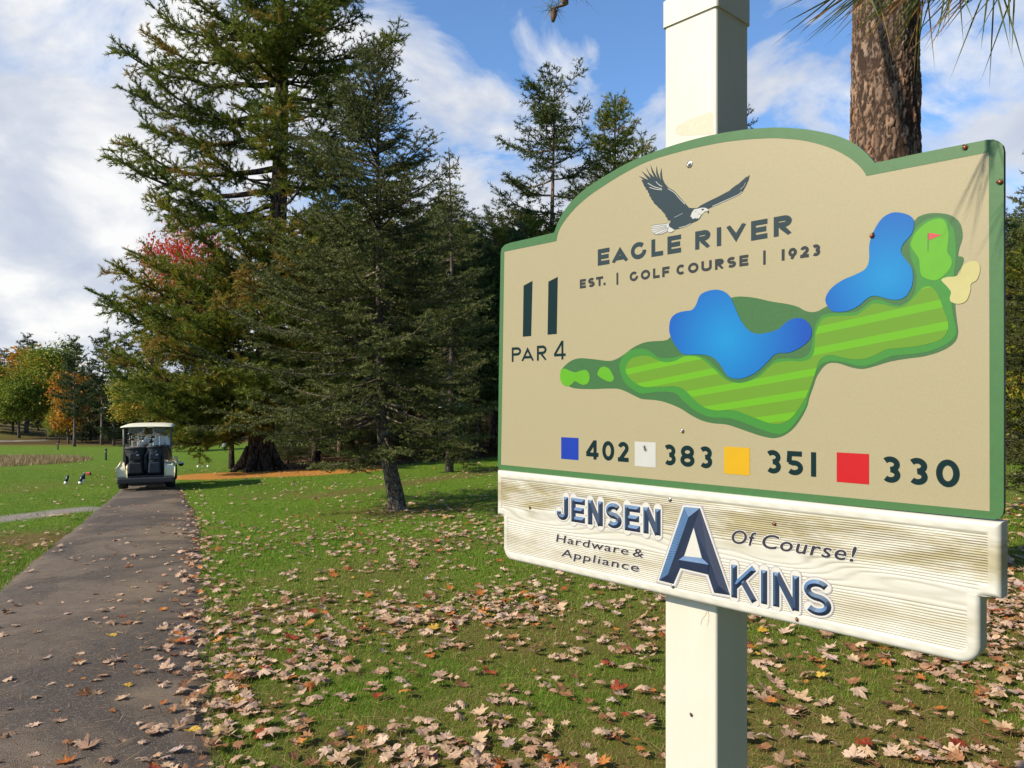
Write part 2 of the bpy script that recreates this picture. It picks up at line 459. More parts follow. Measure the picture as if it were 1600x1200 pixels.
sh = Sheet(); sh.poly(OUT, 0.0, 0)
k = len(OUT)
vs = [Wp(u, v, 0.0) for u, v in OUT]+[Wp(u, v, -0.010) for u, v in OUT]
sh.add(vs, [(i, k+i, k+(i+1) % k, (i+1) % k) for i in range(k)], 1)
sh.poly(OUT, -0.010, 1)
board = sh.build('hole_board', [m_tan, m_edge], sign, BASE)
sh = Sheet(); sh.ring(OUT, INN, 0.0004)
sh.build('border', m_border, board, BASE)
ZA, ZB, ZC = (860,520,6.154), (1040,440,4.615), (1260,320,4.0)
A_ = lambda pts: zc(*ZA, pts); B_ = lambda pts: zc(*ZB, pts); C_ = lambda pts: zc(*ZC, pts)
def shape(name, px, w, mat, k=5, uvp=False, label=None):
    sh = Sheet(); sh.poly(smooth_closed([S(x, y) for x, y in px], k), w)
    o = sh.build(name, mat, board, BASE)
    if uvp: add_uvp(o)
    if label: o['label'] = label
    return o
rough = A_([(95,410),(110,350),(190,275),(280,245),(400,252),(560,270),(640,250),(720,200),(800,140),(900,95),(1000,80),(1090,75),(1150,45)]) + [(1062,505),(1110,475)] + \
  B_([(480,115),(560,108),(660,120),(760,143),(870,160),(950,180),(1000,207),(1050,220),(1100,212),(1160,180)]) + [(1320,465),(1370,420),(1400,370)] + \
  C_([(675,100),(700,75),(760,55),(830,52),(900,65),(950,100),(972,150),(975,210),(957,270),(950,318),(975,325),(984,345),(970,390),(940,450),(933,600),(932,650),(940,720),(948,800),(925,860),(850,910),(740,945),(620,962),(520,980),(420,1010),(350,1025),(280,1015),(200,990),(140,990),(100,1020),(62,1080),(42,1140),(20,1200)]) + \
  B_([(1020,900),(980,980),(920,1060),(850,1110),(780,1128),(700,1115),(620,1090),(520,1055),(440,1030),(340,1020),(260,1000),(180,960),(100,910),(0,870)]) + \
  A_([(1000,645),(880,635),(800,600),(720,560),(650,538),(560,535),(400,540),(250,535),(170,512),(115,480)])
fringe = A_([(665,320),(690,240),(750,180),(830,155),(910,155),(970,185),(1030,230),(1090,245),(1180,240)]) + \
  B_([(60,550),(130,530),(230,533),(300,562),(380,634),(450,703),(520,726),(590,716),(660,680),(740,610),(790,567),(850,552),(950,556),(1010,541),(1045,500),(1060,430),(1080,320)]) + \
  C_([(55,760),(85,705),(130,682),(200,676),(300,671),(350,646),(400,606),(450,591),(520,616),(580,630),(640,600),(680,540),(690,460),(680,400),(655,330),(645,250),(660,190),(700,130),(760,90),(830,75),(880,95),(920,150),(935,240),(935,340),(925,430),(910,560),(912,640),(925,720),(938,790),(915,840),(850,885),(750,920),(640,935),(540,945),(450,980),(380,1005),(320,1005),(240,985),(170,976),(110,988),(80,1010),(52,1070),(35,1130),(12,1200)]) + \
  B_([(1015,890),(970,970),(910,1050),(850,1095),(780,1095),(700,1070),(600,1030),(500,995),(430,982),(340,980),(270,960),(200,920),(130,860),(80,810),(40,798),(0,795)]) + \
  A_([(1020,570),(900,585),(850,575),(780,535),(720,480),(685,410)])
fairway = A_([(728,370),(740,300),(790,245),(870,222),(950,225),(1000,245),(1050,270),(1120,283),(1200,270)]) + \
  B_([(140,540),(230,542),(290,577),(370,648),(440,709),(520,732),(590,722),(680,684),(760,608),(820,581),(900,573),(980,576),(1040,556),(1072,505),(1080,400)]) + \
  C_([(60,800),(85,740),(120,705),(200,695),(310,690),(370,650),(420,618),(480,622),(560,642),(620,627),(680,572),(720,525),(770,510),(810,540),(840,600),(860,660),(885,730),(885,785),(850,835),(780,865),(680,885),(580,895),(500,905),(440,935),(370,962),(300,965),(230,955),(170,940),(120,945),(80,980),(60,1040),(45,1090),(20,1150)]) + \
  B_([(1010,840),(960,920),(900,990),(840,1022),(770,1025),(690,1000),(600,965),(520,935),(450,925),(380,930),(300,915),(230,870),(180,820),(130,775),(70,755),(0,758)]) + \
  A_([(1000,520),(900,520),(830,490),(770,440)])
pond1 = B_([(28,340),(40,270),(80,230),(140,213),(190,205),(220,170),(250,100),(300,70),(370,58),(430,75),(470,115),(500,180),(540,270),(590,340),(650,375),(730,370),(810,345),(870,295),(920,268),(980,265),(1030,295),(1055,350),(1045,410),(990,465),(900,510),(800,520),(740,575),(660,650),(580,690),(510,700),(450,680),(410,620),(360,560),(300,530),(220,525),(130,522),(80,470),(40,400)])
pond2 = C_([(120,595),(150,530),(220,475),(310,435),(370,400),(393,345),(395,250),(420,170),(470,90),(530,52),(590,50),(650,70),(675,110),(660,180),(610,240),(592,290),(620,340),(655,385),(668,440),(660,510),(625,570),(580,592),(520,590),(440,570),(390,580),(330,630),(270,660),(200,670),(150,655)])
green = C_([(655,240),(680,180),(740,120),(800,92),(850,90),(880,130),(890,190),(883,290),(905,330),(910,370),(890,410),(850,450),(810,472),(760,465),(720,440),(710,390),(705,340),(680,300),(660,270)])
bunker = C_([(845,470),(880,452),(930,448),(965,425),(972,390),(1000,365),(1045,350),(1080,370),(1085,420),(1065,470),(1030,495),(1025,540),(1000,600),(950,620),(905,605),(898,580),(905,545),(880,510)])
tee1 = A_([(95,410),(105,355),(140,345),(190,365),(240,380),(290,365),(340,357),(370,385),(380,430),(365,480),(325,500),(285,490),(240,465),(210,490),(180,512),(130,505),(100,460)])
tee2 = A_([(455,385),(480,340),(520,325),(565,345),(600,400),(612,440),(590,468),(550,465),(500,440),(460,410)])
shape('map_rough', rough, 0.0005, m_rough)
shape('map_fringe', fringe, 0.0008, m_fringe)
shape('map_fairway', fairway, 0.0011, stripe_mat(), uvp=True)
shape('map_pond', pond1, 0.0014, pond_mat('map_pond_blue', S(1135,530), 0.17), uvp=True, label='broad blue pond in the middle of the printed course map')
shape('map_pond', pond2, 0.0014, pond_mat('map_pond_blue_upper', S(1385,432), 0.15), uvp=True, label='bent blue pond beside the putting green on the printed course map')
shape('map_green', green, 0.0011, m_tee)
shape('map_bunker', bunker, 0.0011, m_sand)
shape('map_tee_box', tee1, 0.0008, m_tee); shape('map_tee_box', tee2, 0.0008, m_tee)
sh = Sheet()
sh.poly([S(x, y) for x, y in C_([(759,178),(765,178),(764,290),(759,290)])], 0.0014, 0)
sh.poly([S(x, y) for x, y in C_([(765,175),(847,188),(767,222)])], 0.0015, 1)
sh.build('map_flag', [paint('flag_pole_grey', prn(90,110,70), 0.5), paint('flag_red', prn(235,60,66), 0.5)], board, BASE)
# eagle emblem
E_ = lambda pts: [S(x, y) for x, y in zc(990,250,8.421,pts)]
sh = Sheet()
sh.poly(E_([(65,207),(110,225),(195,262),(150,205),(100,138),(150,180),(230,240),(190,160),(162,88),(205,165),(275,232),(240,150),(222,60),(255,135),(320,245),(298,170),(303,75),(320,170),(360,270),(350,190),(367,103),(374,190),(384,250),(410,305),(455,360),(540,410),(600,480),(680,570),(730,628),(780,635),(840,632),(880,600),(980,548),(1120,480),(1270,400),(1285,380),(1360,325),(1372,322),(1440,262),(1490,216),(1487,235),(1530,195),(1515,260),(1480,340),(1440,410),(1380,460),(1290,500),(1150,560),(1040,615),(985,642),(930,680),(895,730),(880,762),(840,800),(760,835),(650,890),(545,918),(485,890),(465,850),(492,800),(450,793),(443,765),(425,745),(415,715),(380,680),(365,655),(330,630),(318,612),(270,570),(262,545),(235,520),(230,495),(210,475),(205,435),(190,430),(188,400),(160,385),(165,372),(140,345),(130,315),(118,290),(103,262),(135,262)]), 0.0006, 0)
sh.poly(E_([(750,745),(762,715),(770,690),(800,650),(850,640),(900,628),(950,630),(985,650),(993,672),(985,690),(955,680),(930,690),(890,725),(875,755),(858,772),(845,765),(830,772),(815,765),(800,770),(785,778),(778,768),(768,768),(770,752)]), 0.0009, 1)
sh.poly(E_([(495,795),(470,830),(380,845),(310,852),(245,865),(240,890),(255,905),(240,915),(243,940),(262,960),(300,980),(380,970),(450,935),(460,952),(500,950),(540,925),(510,900),(470,880),(465,850)]), 0.0009, 1)
sh.poly(E_([(975,662),(992,670),(986,708),(974,690)]), 0.0012, 0)
sh.poly(E_([(893,655),(905,642),(928,645),(930,655),(912,665)]), 0.0012, 0)
def thin(pts, t, mi, w=0.0012):
    L, Rr = rails(smooth_open(E_(pts), 4), t); sh.stroke(L, Rr, w, mi)
for p in ([(455,378),(540,430),(600,500),(680,583)], [(1040,610),(1200,540),(1380,458),(1425,415)], [(600,893),(690,870),(755,838)], [(190,305),(280,355),(378,380)], [(212,362),(300,386),(378,394)], [(297,283),(330,320),(380,350)]): thin(p, 0.0013, 1)
for p in ([(540,757),(650,703)], [(1405,392),(1455,345),(1478,300)]): thin(p, 0.0007, 1)
for p in ([(245,885),(330,872),(440,855)], [(245,905),(330,895),(440,872)], [(248,935),(330,915),(440,885)], [(270,962),(350,930),(450,895)], [(320,975),(390,945),(455,905)], [(240,865),(300,852),(380,844),(465,830)], [(243,940),(265,962),(300,981),(380,971),(450,936)], [(470,880),(455,905),(450,935),(475,955),(520,945),(540,925)], [(850,712),(890,712)], [(810,680),(830,678)], [(935,683),(960,676),(985,690)]): thin(p, 0.0006, 0, 0.0012)
sh.build('eagle_emblem', [m_feather, m_whiteprint], board, BASE)
# lettering
def zx(x0, s, L): return [(l[0], x0+l[1]/s, x0+l[2]/s)+tuple(l[3:]) for l in L]
base = S(960, 330+672/8)[1]; cap = S(934.5, 330+480/8)[1]
base = 0.5*(S(936, 415.7)[1]+S(1235, 365.5)[1]); cap = 0.5*(S(934.5, 389.5)[1]+S(1212, 339.5)[1])
for L in (zx(900,8,[('E',272,417),('A',445,655),('G',685,878),('L',942,1088),('E',1143,1312)]), zx(1080,7.27,[('R',45,222),('I',288,342),('V',392,630),('E',680,865),('R',937,1148)])):
    sh = Sheet(); line_of(sh, L, base, cap, 0.0102, 0.0005); sh.build('course_name_lettering', m_slate, board, BASE)
base = 0.5*(S(906,451)[1]+S(1163,415.5)[1]); cap = 0.5*(S(906,437.5)[1]+S(1163,397.8)[1])
for L in (zx(900,8,[('E',48,122),('S',152,232),('T',250,338),('.',343,368)]), zx(900,8,[('G',670,775),('O',810,925),('L',962,1045),('F',1078,1168)]), zx(900,8,[('C',1255,1368),('O',1400,1530)])+zx(1080,7.27,[('U',115,232),('R',270,372),('S',408,508),('E',547,648)]), zx(1080,7.27,[('1',1027,1060),('9',1103,1200),('2',1238,1335),('3',1368,1465)])):
    sh = Sheet(); line_of(sh, L, base, cap, 0.0060, 0.0005); sh.build('tagline_lettering', m_grey, board, BASE)
dv = cap-base
for L in (zx(900,8,[('|',505,527)]), zx(1080,7.27,[('|',815,847)])):
    sh = Sheet(); line_of(sh, L, base-0.14*dv, cap+0.14*dv, 0.0052, 0.0005); sh.build('divider_bar', m_grey, board, BASE)
sh = Sheet()
for q in ([(212,197),(316,142),(300,788),(203,795)], [(503,150),(612,95),(600,763),(493,772)]):
    sh = Sheet(); sh.poly([S(x, y) for x, y in zc(790,420,7.5,q)], 0.0005); sh.build('hole_number', m_ink, board, BASE)
base = S(800,565.5)[1]; cap = S(800,543)[1]
for L in ([('P',72,180),('A',185,330),('R',367,482)], [('4',568,703,1.22)]):
    sh = Sheet(); line_of(sh, zx(790,7.5,L), base, cap, 0.0066, 0.0005); sh.build('par_lettering', m_ink, board, BASE)
base = np.mean([S(974,720.4)[1], S(1208,740.3)[1], S(1481,762)[1]]); cap = np.mean([S(974,689.8)[1], S(1208,703.7)[1], S(1481,718)[1]])
for L in (zx(860,5,[('4',280,375),('0',405,498),('2',527,610)]), zx(860,5,[('3',883,978),('8',1015,1125),('3',1160,1263)]), zx(1170,4,[('3',103,200),('5',235,340),('1',387,422)]), zx(1170,4,[('3',827,947),('3',993,1118),('0',1170,1318)])):
    sh = Sheet(); line_of(sh, L, base, cap, 0.0098, 0.0005); sh.build('yardage_lettering', m_ink, board, BASE)
for nm, mt, x0, x1, x, y0, y1 in (('blue', m_blueprint, 877, 904, 890, 683.6, 717.8), ('white', m_whiteprint, 992, 1024.8, 1008, 690.6, 729.3), ('yellow', m_yellowprint, 1131.4, 1171.5, 1151, 698.7, 741.3), ('red', m_redprint, 1307.5, 1358, 1332, 708, 754.8)):
    sh = Sheet(); a, b = ux(x0), ux(x1); v1, v0 = S(x, y0)[1], S(x, y1)[1]
    sh.poly([(a,v0),(b,v0),(b,v1),(a,v1)], 0.0005); o = sh.build('distance_marker', mt, board, BASE); o['label'] = nm+' square of the distance key'
def bolt(px, py, w, parent, r=0.0065, washer=True):
    u, v = S(px, py, w); c = Wp(u, v, w)
    M = Matrix.Translation(c) @ Vector(EN).to_track_quat('Z', 'Y').to_matrix().to_4x4()
    mb = MB()
    if washer: mb.lathe([(r*0.9,0),(r,0.0006),(r*0.95,0.0013),(r*0.6,0.0015)], 18, M)
    mb.lathe([(r*0.62,0.001),(r*0.60,0.0032),(r*0.42,0.0046),(r*0.16,0.0050),(r*0.13,0.0030)], 14, M)
    return mb.build('bolt', m_steel, parent, BASE, smooth=True)
bolt(1077.5, 257, 0, board, 0.0075); bolt(1066.5, 673, 0, board, 0.0068, False)
# ------------------------------------------------------------------ carved sponsor board
JW = 0.012
def jmat():
    m, t, ns, l = nt('weathered_white_paint'); n = N(t)
    uv = n('ShaderNodeAttribute', attribute_name='uvp').outputs['Vector']
    g = noise(n, mapping(n, uv, (3.0, 15, 1)), 1.7, 6, 0.65, 0.6)
    gf = noise(n, mapping(n, uv, (14, 240, 1)), 1.0, 4, 0.6)
    sp = n('ShaderNodeSeparateXYZ', {0: uv})
    v0, v1 = S(1200, 957)[1], S(1200, 790)[1]
    hgt = math_(n, 'DIVIDE', math_(n, 'SUBTRACT', sp.outputs[1], v0), v1-v0, True)
    dep = n('ShaderNodeAttribute', attribute_name='groove').outputs['Fac']
    band = ramp(n, hgt, [(0.0, 0.10), (0.22, 0.55), (0.45, 0.10), (0.58, 0.35), (0.72, 0.95), (0.92, 1.0), (1.0, 0.15)])
    st = math_(n, 'MULTIPLY', ramp(n, g, [(0.36, 0), (0.58, 1)]), band)
    st = math_(n, 'MULTIPLY', st, math_(n, 'ADD', math_(n, 'MULTIPLY', gf, 0.8), 0.75), True)
    st = math_(n, 'MULTIPLY', st, math_(n, 'ADD', math_(n, 'MULTIPLY', dep, 0.45), 0.62), True)
    c = mixc(n, st, (0.48,0.465,0.42), (0.21,0.165,0.035))
    deep = math_(n, 'MULTIPLY', dep, ramp(n, noise(n, mapping(n, uv, (9, 60, 1)), 1.0, 3), [(0.36, 0.0), (0.60, 0.9)]), True)
    c = mixc(n, math_(n, 'MULTIPLY', deep, band), c, (0.075,0.055,0.022))
    sk = noise(n, uv, 420, 2)
    c = mixc(n, ramp(n, sk, [(0.74, 0), (0.78, 0.7)]), c, srgb(70,60,45))
    out(n, princ(n, c, 0.55)); return m
m_jensen = jmat()
uA, uB = ux(776, JW), ux(785.5, JW); uC, uD = ux(1564, JW), ux(1531, JW)
vT = 0.5*(S(777, 735.5, JW)[1]+S(1560, 815, JW)[1]); vS = 0.5*(S(776, 803, JW)[1]+S(1545, 936, JW)[1]); vB = 0.5*(S(830, 883.5, JW)[1]+S(1440, 1021, JW)[1])
rc = 0.032
def uLR(v):
    a, b = (uA, uC) if v > vS else (uB, uD)
    if v < vB+rc:
        k = rc-math.sqrt(max(rc*rc-(rc-(v-vB))**2, 0)); a += k; b -= k
    return a, b
def edge_rows():
    near = np.array([0, .0004, .001, .002, .0035, .005, .007, .009, .012, .016, .0175, .019, .0205])
    body = np.arange(vB+.0215, vT-.0215, .00046)
    rows = np.concatenate([vB+near, body, (vT-near)[::-1], [vS-.0002, vS+.0002]])
    return np.unique(np.sort(rows))
rows = edge_rows(); NR = len(rows)
near = np.array([0, .0004, .001, .002, .0035, .005, .007, .009, .012, .016, .0175, .019, .0205, .0225])
NM = 300
LR = np.array([uLR(v) for v in rows])
Ug = np.zeros((NR, NM+2*len(near)))
for i in range(NR):
    a, b = LR[i]
    Ug[i] = np.concatenate([a+near, np.linspace(a+.024, b-.024, NM), (b-near)[::-1]])
NC = Ug.shape[1]; Vg = np.repeat(rows[:, None], NC, 1)
d = np.minimum(np.minimum(Vg-vB, vT-Vg), np.minimum(Ug-LR[:, :1], LR[:, 1:]-Ug))
low = Vg > vS
dl = np.where(Ug < uB, Vg-vS, 9); dr = np.where(Ug > uD, Vg-vS, 9)
d = np.where(low, np.minimum(d, np.minimum(dl, dr)), d)
# distance to the rounded lower corners
for cu, sg in ((uB+rc, -1), (uD-rc, 1)):
    q = ((Ug-cu)*sg > 0) & (Vg < vB+rc)
    d = np.where(q, np.minimum(d, rc-np.hypot(Ug-cu, Vg-vB-rc)), d)
d = np.maximum(d, 0)
rim = 0.009; hgt = np.where(d < rim, -(rim-np.sqrt(np.maximum(rim**2-(rim-d)**2, 0))), 0)
rec = sstep(d, .017, .0205)
vm = vB+(vT-vB)*0.5
x = (Vg-vm)/(vT-vB)
q = x+0.0
den = 1/0.0042*(vT-vB)
# grain spacing opens into cathedral figure around the middle of the board
ph = den*(x - 0.085*np.tanh((x+0.02-0.03*np.sin(Ug*3+0.5))/0.09))
for (ku, kv, su, sv, am) in ((0.15, 0.02, .11, .045, 3.5), (0.42, -0.03, .16, .05, -3.2), (0.80, 0.01, .10, .04, 4.2), (1.02, -0.02, .12, .05, -2.8), (0.62, 0.03, .08, .03, 2.5)):
    ph = ph + 0.55*am*np.exp(-((Ug-ku)/su)**2-((x-kv)/(sv*1.6))**2)
ph = ph + 0.12*np.sin(Ug*9+x*6)+0.08*np.sin(Ug*23+1)
rid = np.abs(np.cos(np.pi*ph))**5
amp = 0.0013*(0.45+0.55*np.clip(np.abs(x)*5, 0, 1))
hgt = hgt + rec*(-0.0016-amp*rid)
hgt = hgt + (1-rec)*0.0004*np.sin(Ug*150+Vg*90)*np.sin(Vg*210)*np.clip(d/0.006, 0, 1)
groove = rec*rid
P = O0 + Ug[..., None]*EU + (Vg-EYE)[..., None]*EV + (JW+hgt)[..., None]*EN
P = P.reshape(-1, 3)
idx = np.arange(NR*NC).reshape(NR, NC)
quads = np.stack([idx[:-1, :-1], idx[:-1, 1:], idx[1:, 1:], idx[1:, :-1]], -1).reshape(-1, 4)
bd = np.concatenate([idx[0, :], idx[1:, -1], idx[-1, -2::-1], idx[-2:0:-1, 0]])
BK = JW-0.036
back = P[bd] + (BK - ((P[bd]-O0)@EN))[:, None]*EN
nb = len(bd); b0 = len(P)
sk = np.stack([bd, np.roll(bd, -1), b0+np.roll(np.arange(nb), -1), b0+np.arange(nb)], -1)[:, ::-1]
me = bpy.data.meshes.new('sponsor_board')
me.from_pydata([tuple(p) for p in np.vstack([P, back])-np.array(BASE)], [], [tuple(map(int, f)) for f in np.vstack([quads, sk])]+[tuple(int(b0+i) for i in range(nb))])
me.materials.append(m_jensen)
me.polygons.foreach_set('use_smooth', [True]*len(quads)+[False]*(nb+1)); me.update()
jb = obj('sponsor_board', me, sign); add_uvp(jb)
a = me.attributes.new('groove', 'FLOAT', 'POINT'); a.data.foreach_set('value', np.concatenate([groove.ravel(), np.zeros(nb)]).astype(np.float32))
# carved lettering
m_pad = paint('letter_ground_white', (0.46,0.445,0.41), 0.5, 0.03)
m_pad2 = paint('letter_outline_lavender', (0.30,0.28,0.32), 0.5, 0.03)
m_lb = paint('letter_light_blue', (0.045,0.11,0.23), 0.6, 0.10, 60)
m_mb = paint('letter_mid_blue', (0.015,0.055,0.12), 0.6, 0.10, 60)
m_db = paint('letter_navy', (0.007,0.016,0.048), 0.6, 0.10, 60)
m_black = paint('letter_black', srgb(34,26,40), 0.5, 0.1)
LW = JW-0.0014
class Carve(Sheet):
    def chisel(s, P, t, w, ridge=0.004, closed=False, fill=None):
        L, Rr = rails(P, t, closed); C = (L+Rr)/2
        n = len(P); P = np.array(P)
        if not closed:
            d0 = C[1]-C[0]; l0 = np.linalg.norm(d0); k = min(t*0.5, l0*0.9); C[0] = C[0]+d0/l0*k
            d1 = C[-2]-C[-1]; l1 = np.linalg.norm(d1); k = min(t*0.5, l1*0.9); C[-1] = C[-1]+d1/l1*k
        vs = [Wp(u, v, w) for u, v in L]+[Wp(u, v, w+ridge) for u, v in C]+[Wp(u, v, w) for u, v in Rr]
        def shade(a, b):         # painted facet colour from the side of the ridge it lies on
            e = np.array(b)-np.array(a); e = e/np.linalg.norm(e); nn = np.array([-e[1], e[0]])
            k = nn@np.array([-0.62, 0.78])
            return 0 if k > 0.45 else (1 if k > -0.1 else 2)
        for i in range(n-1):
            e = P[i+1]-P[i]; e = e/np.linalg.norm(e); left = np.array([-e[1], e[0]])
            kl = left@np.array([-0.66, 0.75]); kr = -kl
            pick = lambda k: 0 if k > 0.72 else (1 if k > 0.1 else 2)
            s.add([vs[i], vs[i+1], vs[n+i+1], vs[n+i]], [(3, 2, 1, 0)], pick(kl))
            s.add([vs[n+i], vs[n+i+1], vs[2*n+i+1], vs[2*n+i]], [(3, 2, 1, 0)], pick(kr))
        if not closed:
            s.add([vs[0], vs[n], vs[2*n]], [(2, 1, 0)], 0 if (P[0]-P[1])[1] > 0 else 2)
            s.add([vs[n-1], vs[2*n-1], vs[3*n-1]], [(0, 1, 2)], 0 if (P[-1]-P[-2])[1] > 0 else 2)
    def pad(s, P, t, w, mi):
        """round-ended ground under a letter stroke"""
        P = np.array(P, float); L, Rr = rails(P, t)
        e0 = P[0]-P[1]; a0 = math.atan2(e0[1], e0[0]); e1 = P[-1]-P[-2]; a1 = math.atan2(e1[1], e1[0])
        s.stroke(L, Rr, w, mi)
        for c, a in ((P[0], a0), (P[-1], a1)):
            ring = [c+t/2*np.array([math.cos(a+R(x)), math.sin(a+R(x))]) for x in range(-90, 91, 15)]
            s.add([Wp(c[0], c[1], w)]+[Wp(p[0], p[1], w) for p in ring], [(0, i+1, i+2) for i in range(len(ring)-1)], mi)
def carved(letters, base, cap, tw, name, parent):
    H = cap-base; padm = Carve(); car = Carve(); k = 0
    for ch, x0, x1 in letters:
        u0, u1 = ux(x0, LW), ux(x1, LW)
        for st in glyph(ch, (u1-u0)/H, tw/H):
            st = np.array(st)
            p = np.c_[u0+st[:, 0]*H, base+st[:, 1]*H]
            padm.pad(p, tw+0.0105, LW+0.0001+0.00004*(k % 8), 1); padm.pad(p, tw+0.0070, LW+0.0005+0.00004*(k % 8), 0)
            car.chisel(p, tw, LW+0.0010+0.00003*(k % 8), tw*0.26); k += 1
    g = padm.build('letter_ground', [m_pad, m_pad2], parent, BASE)
    return car.build(name, [m_lb, m_mb, m_db], parent, BASE)
base = 0.5*(S(895, 815.5, LW)[1]+S(1030, 836, LW)[1]); cap = 0.5*(S(885, 775.5, LW)[1]+S(1030, 796.3, LW)[1])
carved(zx(860, 6.316, [('J',65,178),('E',208,343),('N',372,520),('S',550,705),('E',735,888),('N',920,1090)]), base, cap, 1.06*(ux(860+178/6.316, LW)-ux(860+138/6.316, LW)), 'sponsor_name_lettering', jb)
base = 0.5*(S(1148, 933.5, LW)[1]+S(1290, 964.3, LW)[1]); cap = 0.5*(S(1148, 884, LW)[1]+S(1290, 906, LW)[1])
carved(zx(1110, 6.316, [('K',208,470),('I',502,562),('N',620,878),('S',925,1196)]), base, cap, 1.02*(ux(1110+562/6.316, LW)-ux(1110+502/6.316, LW)), 'sponsor_name_lettering', jb)
# the tall A: two legs and a bar, chiselled
Q = lambda x, y, w=LW: S(760+x/3.75, 730+y/3.75, w)
def facet(sheet, pts, ws, mi):
    sheet.add([Wp(p[0], p[1], w) for p, w in zip(pts, ws)], [tuple(range(len(pts)))], mi)
TL, TR = Q(1160,232), Q(1253,240); RO, RI = Q(1430,750), Q(1336,735); LO, LI = Q(1013,662), Q(1098,684)
BI0, BI1 = Q(1138,590), Q(1300,628); CT, CL, CR = Q(1216,352), Q(1160,520), Q(1264,531)
pad = Carve()
for k, (o, mi, w) in enumerate(((0.0065, 1, LW+0.0004), (0.0040, 0, LW+0.0009))):
    for j, (a, b, t) in enumerate((((TL+TR)/2, (LO+LI)/2, 0.055), ((TL+TR)/2, (RO+RI)/2, 0.055), ((CL+BI0)/2, (CR+BI1)/2, 0.022))):
        pass
    poly = [TL+np.array([-o*.7,o]), TR+np.array([o*.7,o]), RO+np.array([o*1.3,-o]), RI+np.array([-o,-o]), BI1+np.array([-o,-o]), BI0+np.array([o*.8,-o]), LI+np.array([o,-o]), LO+np.array([-o*1.3,-o])]
    pad.poly(smooth_closed([p for p in poly], 1), w, mi)
pad.build('letter_ground', [m_pad, m_pad2], jb, BASE)
w0 = LW+0.0012; w1 = w0+0.006
ca = Carve()
AP = Q(1214, 300); LM = Q(1113, 545); LBm = Q(1075, 625); RBm = Q(1372, 690); RM = Q(1310, 520); BL = Q(1110, 592); BAR0, BAR1 = Q(1128, 545), Q(1300, 570)
UL = Q(1195, 290)
# left leg, outer facet (light) and inner facet (dark)
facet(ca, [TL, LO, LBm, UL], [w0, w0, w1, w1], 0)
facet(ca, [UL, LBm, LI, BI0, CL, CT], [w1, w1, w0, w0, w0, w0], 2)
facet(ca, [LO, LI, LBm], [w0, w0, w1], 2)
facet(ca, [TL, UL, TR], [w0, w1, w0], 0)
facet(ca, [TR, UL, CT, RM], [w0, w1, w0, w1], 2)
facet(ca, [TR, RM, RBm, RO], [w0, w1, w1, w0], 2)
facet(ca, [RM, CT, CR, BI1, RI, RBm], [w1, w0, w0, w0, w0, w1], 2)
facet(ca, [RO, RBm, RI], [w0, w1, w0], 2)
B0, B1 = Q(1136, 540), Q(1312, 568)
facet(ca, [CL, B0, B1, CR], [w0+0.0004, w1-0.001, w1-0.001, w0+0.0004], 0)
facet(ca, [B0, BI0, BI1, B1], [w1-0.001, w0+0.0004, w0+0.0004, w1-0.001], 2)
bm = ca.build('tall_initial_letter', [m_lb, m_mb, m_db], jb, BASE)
# chisel marks along the facets
cm = Sheet()
for i in range(26):
    t = (i+0.5)/26
    a = TL+(LO-TL)*t; b = UL+(LBm-UL)*t
    dw = w0+(w1-w0)
    p, q2 = Wp(a[0], a[1], w0+0.0003), Wp(b[0], b[1], w1+0.0003)
    tv = np.array([0, 0, 0.0006]); cm.add([p-tv, p+tv, q2+tv, q2-tv], [(0, 3, 2, 1)])
for i in range(16):
    t = (i+0.5)/16
    a = CT+(CR-CT)*t; b = a+np.array([0.006, 0.0005]); w_ = w0+0.0022
    p, q2 = Wp(a[0], a[1], w0+0.0012), Wp(b[0], b[1], w0+0.0026); tv = np.array([0, 0, 0.0005])
    cm.add([p-tv, p+tv, q2+tv, q2-tv], [(0, 3, 2, 1)])
cm.build('chisel_mark', [m_mb], jb, BASE)
# thin slanting lettering (text curve turned into mesh)
def text_line(txt, px0, px1, base, cap, shear, weight, name, w, mats):
    def mesh(off):
        cu = bpy.data.curves.new('t', 'FONT'); cu.body = txt; cu.size = 1.0; cu.shear = shear; cu.space_character = 1.12
        cu.offset = off; cu.resolution_u = 4
        o = bpy.data.objects.new('t', cu); COL.objects.link(o)
        bpy.context.view_layer.update()
        dg = bpy.context.evaluated_depsgraph_get()
        m = bpy.data.meshes.new_from_object(o.evaluated_get(dg))
        bpy.data.objects.remove(o); bpy.data.curves.remove(cu); return m
    m0 = mesh(0.0)
    co = np.array([v.co[:] for v in m0.vertices]); x0, x1 = co[:, 0].min(), co[:, 0].max()
    u0, u1 = ux(px0, w), ux(px1, w)
    sx = (u1-u0)/(x1-x0); sy = (cap-base)/0.72
    for off, dw, mat, nm in ((0.04, 0.0, mats[0], 'letter_ground'), (weight, 0.0007, mats[1], name)):
        m = mesh(off)
        for v in m.vertices:
            c = v.co.copy(); v.co = Vector(Wp(u0+(c.x-x0)*sx, base+c.y*sy, w+dw)-np.array(BASE))
        m.materials.clear(); m.materials.append(mat); m.name = nm
        obj(nm, m, jb)
    bpy.data.meshes.remove(m0)
def px4(x, y): return (860+x/6.316, 760+y/6.316)
def px5(x, y): return (1110+x/6.316, 800+y/6.316)
b = 0.5*(S(*px4(70,545), LW)[1]+S(*px4(900,702), LW)[1]); c = 0.5*(S(*px4(100,478), LW)[1]+S(*px4(870,607), LW)[1])
for tx_, x0_, x1_ in (('Hardware', 58, 768), ('&', 815, 917)): text_line(tx_, px4(x0_,0)[0], px4(x1_,0)[0], b, c, 0.12, 0.006, 'sponsor_tagline_lettering', LW, (m_pad, m_black))
b = 0.5*(S(*px4(115,688), LW)[1]+S(*px4(840,836), LW)[1]); c = S(*px4(165,620), LW)[1]
